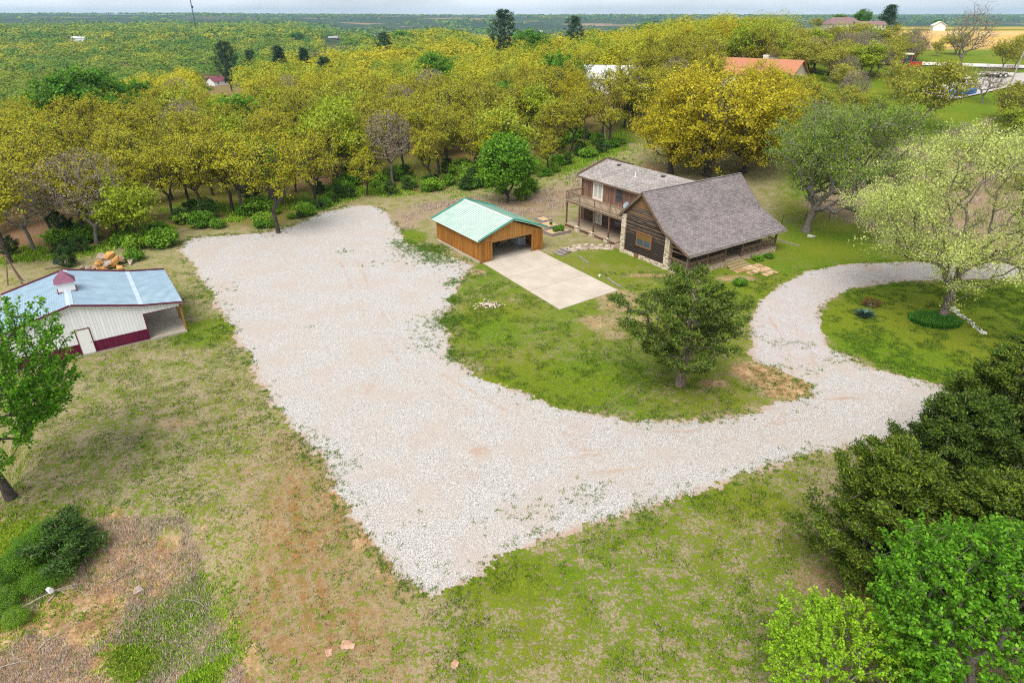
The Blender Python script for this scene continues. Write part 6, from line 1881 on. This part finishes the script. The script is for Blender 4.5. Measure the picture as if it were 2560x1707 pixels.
# fence behind the elm
FP = [at(*q) for q in ((1795, 517), (1850, 508), (1905, 504), (1960, 497), (2020, 490), (2085, 487))] + [at(2085, 560), at(2160, 568), at(2250, 572), at(2360, 576)]
FP = FP[:6]
fe = thing("chain_link_fence", "dark chain-link fence behind the elm and porch end", "fence", FP[0])
o0 = Vector(FP[0])
for a in FP: MB().tube(Vector(a) - o0 + Vector((0, 0, -.2)), Vector(a) - o0 + Vector((0, 0, 1.35)), .035).build("post", M_DARK, fe)
m = MB()
for a, b in zip(FP[:-1], FP[1:]): m.tube(Vector(a) - o0 + Vector((0, 0, 1.3)), Vector(b) - o0 + Vector((0, 0, 1.3)), .025)
m.build("top_rail", M_DARK, fe)
m = MB()
for a, b in zip(FP[:-1], FP[1:]):
    a, b = Vector(a) - o0, Vector(b) - o0; n_ = int((b - a).length / .22)
    for i in range(n_):
        for sg in (0, 1):
            f0, f1 = (i / n_, min(1, (i + 5) / n_)); q0, q1 = a.lerp(b, f0), a.lerp(b, f1)
            m.tube(q0 + Vector((0, 0, .05 if sg else 1.28)), q1 + Vector((0, 0, 1.28 if sg else .05)), .006, n=3, cap=False)
m.build("wire_mesh", M_DARK, fe)

# poles, planks and dead wood
M_OLDW = wood_mat("grey_dead_wood", (0.20, 0.165, 0.14), (0.46, 0.41, 0.37))
tp_ = thing("pole_tripod", "three rough wooden poles leaning together behind the barn", "poles", at(38, 652))
for (x, y) in ((-.7, -.3), (.7, -.1), (.1, .8)): MB().tube((x, y, -.1), (-.05 * x, -.05 * y, 3.0), .07, .05).build("pole", M_RAIL, tp_)
tag(MB().bar((-.6, 0, .1), (.7, .3, .32), .25, .06).build("plank", M_RAIL, None, at(163, 607)), "pale plank tilted in the grass behind the cupola", "plank")
tag(MB().bar((-.9, 0, .05), (.8, .4, .16), .2, .05).build("plank", M_RAIL, None, at(122, 618)), "long plank lying in the grass behind the barn roof", "plank")


def branch(px, py, L_, ang, lb, seed, r_=.035, name="fallen_branch", up=.25):
    rg = np.random.default_rng(seed); m = MB(); p = at(px, py)
    def go(a, d, l, r, lev):
        for i in range(4):
            b = a + d * l / 4; m.tube(a, b, r, r * .8, 5, False); a = b; r *= .8; d = (d + Vector(rg.normal(0, .16, 3))).normalized()
            if lev and rg.random() < .75: go(a, (d + Vector(rg.normal(0, .55, 3))).normalized(), l * .5, r * .7, lev - 1)
    go(Vector((0, 0, .08)), Vector((math.cos(ang), math.sin(ang), up)).normalized(), L_, r_, 2)
    tag(m.build(name, M_OLDW, None, p), lb, "branch")


branch(20, 1412, 3.0, .45, "long grey dead branch over the green vines at the left edge", 1)
branch(110, 1385, 2.2, 1.2, "forked dead branch below the bank's cedar bush", 2)
branch(88, 1494, 1.7, 1.1, "bare stick lying on the bank's dead grass", 3, .03)
branch(250, 1340, 1.5, .3, "thin dead branches right of the cedar bush", 4, .025)
branch(470, 1395, 1.2, 2.6, "pale twigs at the top of the bank's green patch", 5, .02)
branch(0, 1535, 1.6, .2, "dead stick at the lower left edge", 6, .03)
branch(65, 660, 2.6, 2.2, "grey dead brush on the grass behind the barn", 7, .04)
branch(270, 575, 2.4, 1.0, "dead brush at the wood's edge above the rock pile", 8, .04)
branch(1390, 322, 2.2, 1.57, "grey stub of a broken tree in the clearing behind the wing", 9, .14, "tree_stump", 3.5)
p = at(122, 1372); o = link("plastic_jug", rock_mesh(530, .3, .22, .3, M_WHITE)); o.location = (p[0], p[1], p[2] + .55); tag(o, "white plastic jug caught in the vines on the bank", "jug")

# ------------------------------------------------------------------ things on the right: road, drive, vehicles, pole
def ribbon(name, pts, w, mat, label, cat, z=.06):
    P = [Vector(p) for p in pts]; V, F = [], []
    fine = []
    for a, b in zip(P[:-1], P[1:]):
        n_ = max(2, int((b - a).length / 3))
        fine += [a.lerp(b, i / n_) for i in range(n_)]
    fine.append(P[-1])
    for i, p in enumerate(fine):
        d = (fine[min(i + 1, len(fine) - 1)] - fine[max(i - 1, 0)]); d.z = 0; d.normalize(); s_ = Vector((-d.y, d.x, 0)) * w / 2
        for q in (p - s_, p + s_): V.append((q.x, q.y, h1(q.x, q.y) + z))
    me = bpy.data.meshes.new(name); me.from_pydata(V, [], [(2 * i, 2 * i + 2, 2 * i + 3, 2 * i + 1) for i in range(len(fine) - 1)]); me.update(); me.materials.append(mat)
    return tag(link(name, me), label, cat, kind='structure')


M_ROAD = plain("pale_road", (0.55, 0.52, 0.50), .95, .1, var=.12, scale=.8)
ribbon("road", [at(*q) for q in ((1700, 137), (1880, 142), (2020, 146), (2180, 150), (2352, 156), (2700, 166))], 5.0, M_ROAD, "pale country road along the wheat field", "road", .22)
ribbon("gravel_drive", [at(*q) for q in ((2140, 222), (2215, 206), (2290, 190), (2360, 180), (2600, 165))], 8.0, M_GRAVEL, "gravel yard drive beyond the utility pole", "drive", .25)
p = at(2317, 202); hh = 13.5
po = thing("utility_pole", "leaning grey wooden utility pole at the right edge", "pole", p, 0); po.rotation_euler = (0, math.radians(5), 0)
MB().tube((0, 0, -.5), (0, 0, hh), .17, .12, 8).build("shaft", M_OLDW, po); MB().bar((-1.1, 0, hh - .7), (1.1, 0, hh - .7), .12, .12).build("crossarm", M_OLDW, po)
for x in (-.9, 0, .9): MB().tube((x, 0, hh - .64), (x, 0, hh - .4), .06).build("insulator", M_WHITE, po)
# red tractor
M_RED = plain("red_paint", (0.45, 0.02, 0.015), .4, .5); M_TYRE = plain("tyre_rubber", (0.02, 0.02, 0.02), .9, .2); M_YELL = plain("orange_paint", (0.70, 0.25, 0.03), .5)


def wheel(parent, x, y, r_, w_):
    m = MB(); m.tube((x, y - w_ / 2, r_), (x, y + w_ / 2, r_), r_, n=20); wt = m.build("wheel", M_TYRE, parent)
    m = MB(); m.tube((x, y - w_ / 2 - .02, r_), (x, y + w_ / 2 + .02, r_), r_ * .55, n=14); m.build("rim", M_YELL if r_ > .6 else M_WHITE, wt)


p = at(2082, 166)
tr = thing("tractor", "red tractor with a cream cab roof half hidden by trees", "tractor", p, -.35); tr.scale = (1.25,) * 3
m = MB(); m.box(-.3, -.45, .9, 2.1, .45, 1.75); m.box(-1.2, -.5, .8, -.3, .5, 1.5); m.build("body", M_RED, tr)
m = MB()
for x in (-1.25, .15):
    for y in (-.75, .75): m.box(x - .06, y - .06, 1.4, x + .06, y + .06, 3.0)
m.box(-1.3, -.8, 1.3, .2, .8, 1.55); cb = m.build("cab", M_RED, tr); MB().box(-1.4, -.9, 3.0, .35, .9, 3.22).build("cab_roof", plain("cream_paint", (0.70, 0.62, 0.45), .5), tr)
MB().box(-1.18, -.72, 1.56, .1, .72, 2.98).build("cab_glass", M_GLASS, tr)
MB().tube((1.3, 0, 1.75), (1.3, 0, 2.6), .06).build("exhaust", M_DARK, tr)
for y in (-.95, .95): wheel(tr, -.7, y, .85, .45); wheel(tr, 1.6, y * .75, .5, .3)
# blue boat
p = at(2212, 219)
bo = thing("boat", "small blue boat lying in the grass under bare branches", "boat", p, .25); bo.scale = (1.35,) * 3
n_ = 9; V_, F_ = [], []
for i in range(n_):
    f = i / (n_ - 1); w_ = .85 * math.sin(math.pi * min(1, .30 + f * .70)) ** .7 if f < 1 else .03; w_ = max(w_, .03)
    for (yy, zz) in ((-w_, .75 + .2 * f * f), (-w_ * .75, .25), (0, .08 + .1 * f), (w_ * .75, .25), (w_, .75 + .2 * f * f), (w_ * .8, .68 + .2 * f * f), (0, .45), (-w_ * .8, .68 + .2 * f * f)): V_.append((-2.2 + 4.6 * f, yy, zz))
for i in range(n_ - 1):
    for j in range(8): F_.append((i * 8 + j, i * 8 + (j + 1) % 8, (i + 1) * 8 + (j + 1) % 8, (i + 1) * 8 + j))
F_ += [tuple(range(7, -1, -1)), tuple((n_ - 1) * 8 + j for j in range(8))]
MB().add(V_, F_).build("hull", plain("blue_hull", (0.02, 0.16, 0.55), .4, .5), bo); MB().box(-1.0, -.62, .62, -.7, .62, .70).build("seat", M_WHITE, bo); MB().box(.4, -.62, .66, .7, .62, .74).build("seat", M_WHITE, bo)
# quad bike
p = at(2214, 190)
qd = thing("quad_bike", "small white and blue quad bike on the grass left of the pole", "quad bike", p, .4); qd.scale = (1.5,) * 3
m = MB(); m.box(-.75, -.4, .55, -.2, .4, .72); m.box(.25, -.4, .55, .8, .4, .72); m.box(-.2, -.2, .5, .3, .2, .72); m.slab([(.3, -.2, .95), (.75, -.15, .72), (.75, .15, .72), (.3, .2, .95)], .2); m.build("body", M_WHITE, qd)
MB().box(-.6, -.18, .73, .15, .18, .86).build("seat", M_DARK, qd); MB().tube((.3, -.4, 1.05), (.3, .4, 1.05), .03).build("handlebar", M_DARK, qd); MB().box(.76, -.28, .5, .9, .28, .68).build("rack", plain("blue_paint", (0.03, 0.12, 0.45), .4), qd)
for x in (-.5, .55):
    for y in (-.48, .48): wheel(qd, x, y, .28, .22)
# flat trailer
p = at(2288, 178)
tl = thing("flat_trailer", "flat rusty trailer with an open rear gate behind the pole", "trailer", p, .12); tl.scale = (1.4,) * 3
MB().box(-2.2, -1.0, .62, 2.2, 1.0, .72).build("bed", M_DECK, tl); m = MB(); m.box(-2.25, -1.05, .55, 2.25, -1.0, .75); m.box(-2.25, 1.0, .55, 2.25, 1.05, .75); m.bar((-2.2, 0, .58), (-3.6, 0, .5), .1, .1); m.build("frame", M_WHITE, tl)
m = MB()
for y in np.linspace(-1, 1, 5): m.bar((2.22, y, .72), (2.3, y, 1.7), .05, .05)
m.bar((2.3, -1, 1.7), (2.3, 1, 1.7), .06, .06); m.bar((2.26, -1, 1.2), (2.26, 1, 1.2), .05, .05); m.build("gate", M_WINWOOD, tl)
for x in (-.45, .45):
    for y in (-1.18, 1.18): wheel(tl, x, y, .36, .22)
p = at(2193, 173); ca = thing("white_tank", "white oval tank on the grass below the tallest bare tree", "tank", p, .3)
m = MB(); m.tube((-1.3, 0, 1.0), (1.3, 0, 1.0), .5, n=16); m.tube((-1.6, 0, 1.0), (-1.3, 0, 1.0), .2, .5, n=16); m.tube((1.3, 0, 1.0), (1.6, 0, 1.0), .5, .2, n=16); m.build("shell", M_WHITE, ca)
for x in (-.9, .9): MB().box(x - .1, -.4, 0, x + .1, .4, .62).build("leg", M_CONC, ca)


# ------------------------------------------------------------------ other houses
def simple_house(name, label, p, rz, L_, D, wall_h, rise, wallm, roofm, hip=0.0, chim=None, wins=4, over=.5, porch=False):
    o = thing(name, label, "house", p, rz)
    MB().box(-L_ / 2, -D / 2, -1, L_ / 2, D / 2, wall_h).build("wall", wallm, o)
    m = MB(); x, y, h_ = L_ / 2 + over, D / 2 + over, wall_h + rise; z = wall_h - .1; r_ = x - hip
    if hip:
        m.slab([(-x, -y, z), (x, -y, z), (r_, 0, h_), (-r_, 0, h_)], .15); m.slab([(x, y, z), (-x, y, z), (-r_, 0, h_), (r_, 0, h_)], .15); m.slab([(x, -y, z), (x, y, z), (r_, 0, h_)], .15); m.slab([(-x, y, z), (-x, -y, z), (-r_, 0, h_)], .15)
    else:
        m.slab([(-x, -y, z), (x, -y, z), (x, 0, h_), (-x, 0, h_)], .15); m.slab([(x, y, z), (-x, y, z), (-x, 0, h_), (x, 0, h_)], .15)
    rf = m.build("roof", roofm, o)
    if not hip:
        for xa in (-L_ / 2, L_ / 2 - .1):
            vs = [(xa, -D / 2, wall_h), (xa, D / 2, wall_h), (xa, 0, h_ - .35)]
            MB().add(vs + [(a + .1, b, c_) for a, b, c_ in vs], [(0, 1, 2), (5, 4, 3), (0, 3, 4, 1), (1, 4, 5, 2), (2, 5, 3, 0)]).build("gable", wallm, o)
    if chim: m = MB(); m.box(chim[0] - .5, chim[1] - .4, wall_h, chim[0] + .5, chim[1] + .4, h_ + chim[2]); m.box(chim[0] - .6, chim[1] - .5, h_ + chim[2], chim[0] + .6, chim[1] + .5, h_ + chim[2] + .15); m.build("chimney", M_WHITE if chim[3] else M_SKIRT, rf)
    for i in range(wins):
        x = -L_ / 2 + L_ * (i + .5) / wins; w_ = MB().box(x - .55, -D / 2 - .06, .9, x + .55, -D / 2 - .003, 2.2).build("window", M_WHITE, o); MB().box(x - .45, -D / 2 - .08, 1.0, x + .45, -D / 2 - .062, 2.1).build("pane", M_GLASS, w_)
    if porch:
        for i in range(7): MB().box(-L_ / 2 + i * L_ / 6.3, -D / 2 - 1.9, 0, -L_ / 2 + i * L_ / 6.3 + .25, -D / 2 - 1.7, wall_h - .3).build("porch_post", M_WHITE, o)
    return o


M_PINKW = plain("pale_wall", (0.60, 0.50, 0.42), .9, .1, var=.1); M_SALM = plain("salmon_shingle", (0.40, 0.175, 0.10), .95, .1, var=.25, scale=2); M_GREYR = plain("grey_far_roof", (0.30, 0.29, 0.30), .9); M_BRNR = plain("brown_far_roof", (0.20, 0.13, 0.12), .9); M_WHITER = plain("white_far_roof", (0.66, 0.67, 0.70), .5, var=.05); M_REDR = plain("red_far_roof", (0.16, 0.04, 0.055), .7); M_DKW = plain("dark_far_wall", (0.07, 0.05, 0.05), .9)
p = top_at(1900, 146, 5.6)
sh_ = simple_house("neighbour_house", "house with a salmon shingle roof and white chimney among the oaks", p, math.radians(-40), 18, 10, 2.6, 2.9, M_PINKW, M_SALM, 0, (1.2, .3, .55, True), 4)
p = top_at(541, 191, 5.2); simple_house("cabin", "small white gabled house with a red roof edge deep in the wood", p, math.radians(62), 11, 7.5, 2.6, 2.4, M_WHITE, M_REDR, 0, (1.0, 0, .5, False), 2)
p = top_at(833, 90, 6.0); simple_house("far_house", "dark far house under a grey roof by a thin pole", p, .05, 17, 8, 2.7, 2.6, M_DKW, M_GREYR, 0, None, 3)
p = top_at(940, 86, 6.0); simple_house("far_house", "grey far roof right of the dark far house", p, .1, 15, 8, 2.7, 2.4, M_DKW, M_GREYR, 0, None, 2)
p = top_at(195, 90, 6.5); simple_house("far_house", "white far building at the upper left of the wood", p, 0, 18, 8, 4.0, 1.6, M_WHITE, M_WHITER, 0, None, 2)
p = top_at(145, 95, 6.0); simple_house("far_house", "grey far roof left of the white far building", p, .1, 16, 8, 2.6, 2.0, M_GREYR, M_WHITER, 0, None, 2)
p = top_at(1525, 140, 8.0); simple_house("far_house", "white roof glimpsed between oaks above the wing", p, -.2, 22, 11, 3.2, 2.6, M_WHITE, M_WHITER, 0, None, 2)
p = top_at(1350, 73, 9.5); simple_house("far_house", "tiny white roof at the far edge of the wood", p, 0, 15, 8, 2.6, 2.2, M_WHITE, M_WHITER, 0, None, 2)
p = top_at(1622, 80, 9.0); simple_house("far_house", "small pink roof beyond the oaks near the horizon", p, 0, 13, 8, 2.6, 2.2, M_PINKW, M_SALM, 0, None, 2)


def on_field(px, yy):
    X = (px - CX) / F_PX * (yy * _c + (CAM_H - 17) * _sn); return (X, yy, h1(X, yy))


simple_house("ranch_house", "long white far ranch house with a brown roof and porch posts", on_field(2100, 366), math.radians(4), 17, 9, 3.0, 3.0, M_WHITE, M_BRNR, 3.5, (2.0, .5, .6, False), 5, .6, True)
simple_house("ranch_garage", "low white building joined to the right of the far ranch house", on_field(2168, 362), math.radians(2), 15, 7, 2.6, 1.6, M_WHITE, M_BRNR, 0, None, 5)
simple_house("white_shed", "small white gabled shed alone on the plain", on_field(2343, 352), math.radians(70), 6, 5.5, 2.4, 1.8, M_WHITE, M_WHITER, 0, None, 1)
p = top_at(831, 62, 15.0); up = thing("utility_pole", "thin pole with a grey transformer behind the dark far house", "pole", p); MB().tube((0, 0, -1), (0, 0, 15), .28, .2, 6).build("shaft", M_OLDW, up); MB().tube((.4, 0, 12.6), (.4, 0, 13.9), .4, n=8).build("transformer", M_GUTTER, up)
# radio mast: lattice on the skyline
X = (487 - CX) / F_PX * 1150 * .89; p = (X, 1150.0, h1(X, 1150.0) - 1)
ma = thing("radio_mast", "thin dark radio mast rising through the top edge", "radio mast", p); mh = 78 - p[2]
m = MB()
for (x, y) in ((-.6, -.35), (.6, -.35), (0, .7)): m.tube((x, y, 0), (x, y, mh), .28, n=5)
for i in range(int(mh / 2)):
    z = i * 2.0; a_ = ((-.6, -.35), (.6, -.35), (0, .7))
    for k in range(3): m.tube((*a_[k], z), (*a_[(k + 1) % 3], z + 2), .11, n=4, cap=False)
m.build("lattice", M_DARK, ma)
zz = tall((p[0], p[1], p[2]), 18 / S); MB().tube((1.2, -1.0, zz - 1.6), (1.2, -1.3, zz + 1.6), 1.5, 1.6, 12).build("drum", M_DARK, ma); MB().tube((.3, -.3, zz), (1.2, -1.1, zz), .2).build("bracket", M_DARK, ma)
# ------------------------------------------------------------------ haze
t = NT("haze")
pv = t.n('VolumePrincipled')
pv.inputs['Color'].default_value = (0.46, 0.74, 1.0, 1)
pv.inputs['Density'].default_value = 0.0001
pv.inputs['Anisotropy'].default_value = 0.2
t.t.links.new(pv.outputs[0], t.out.inputs['Volume'])
m = MB(); m.box(-11000, -400, -140, 11000, 7500, 82)
hz = m.build("haze", t.m)
tag(hz, "thin blue haze over the distant country", "haze", kind='stuff')
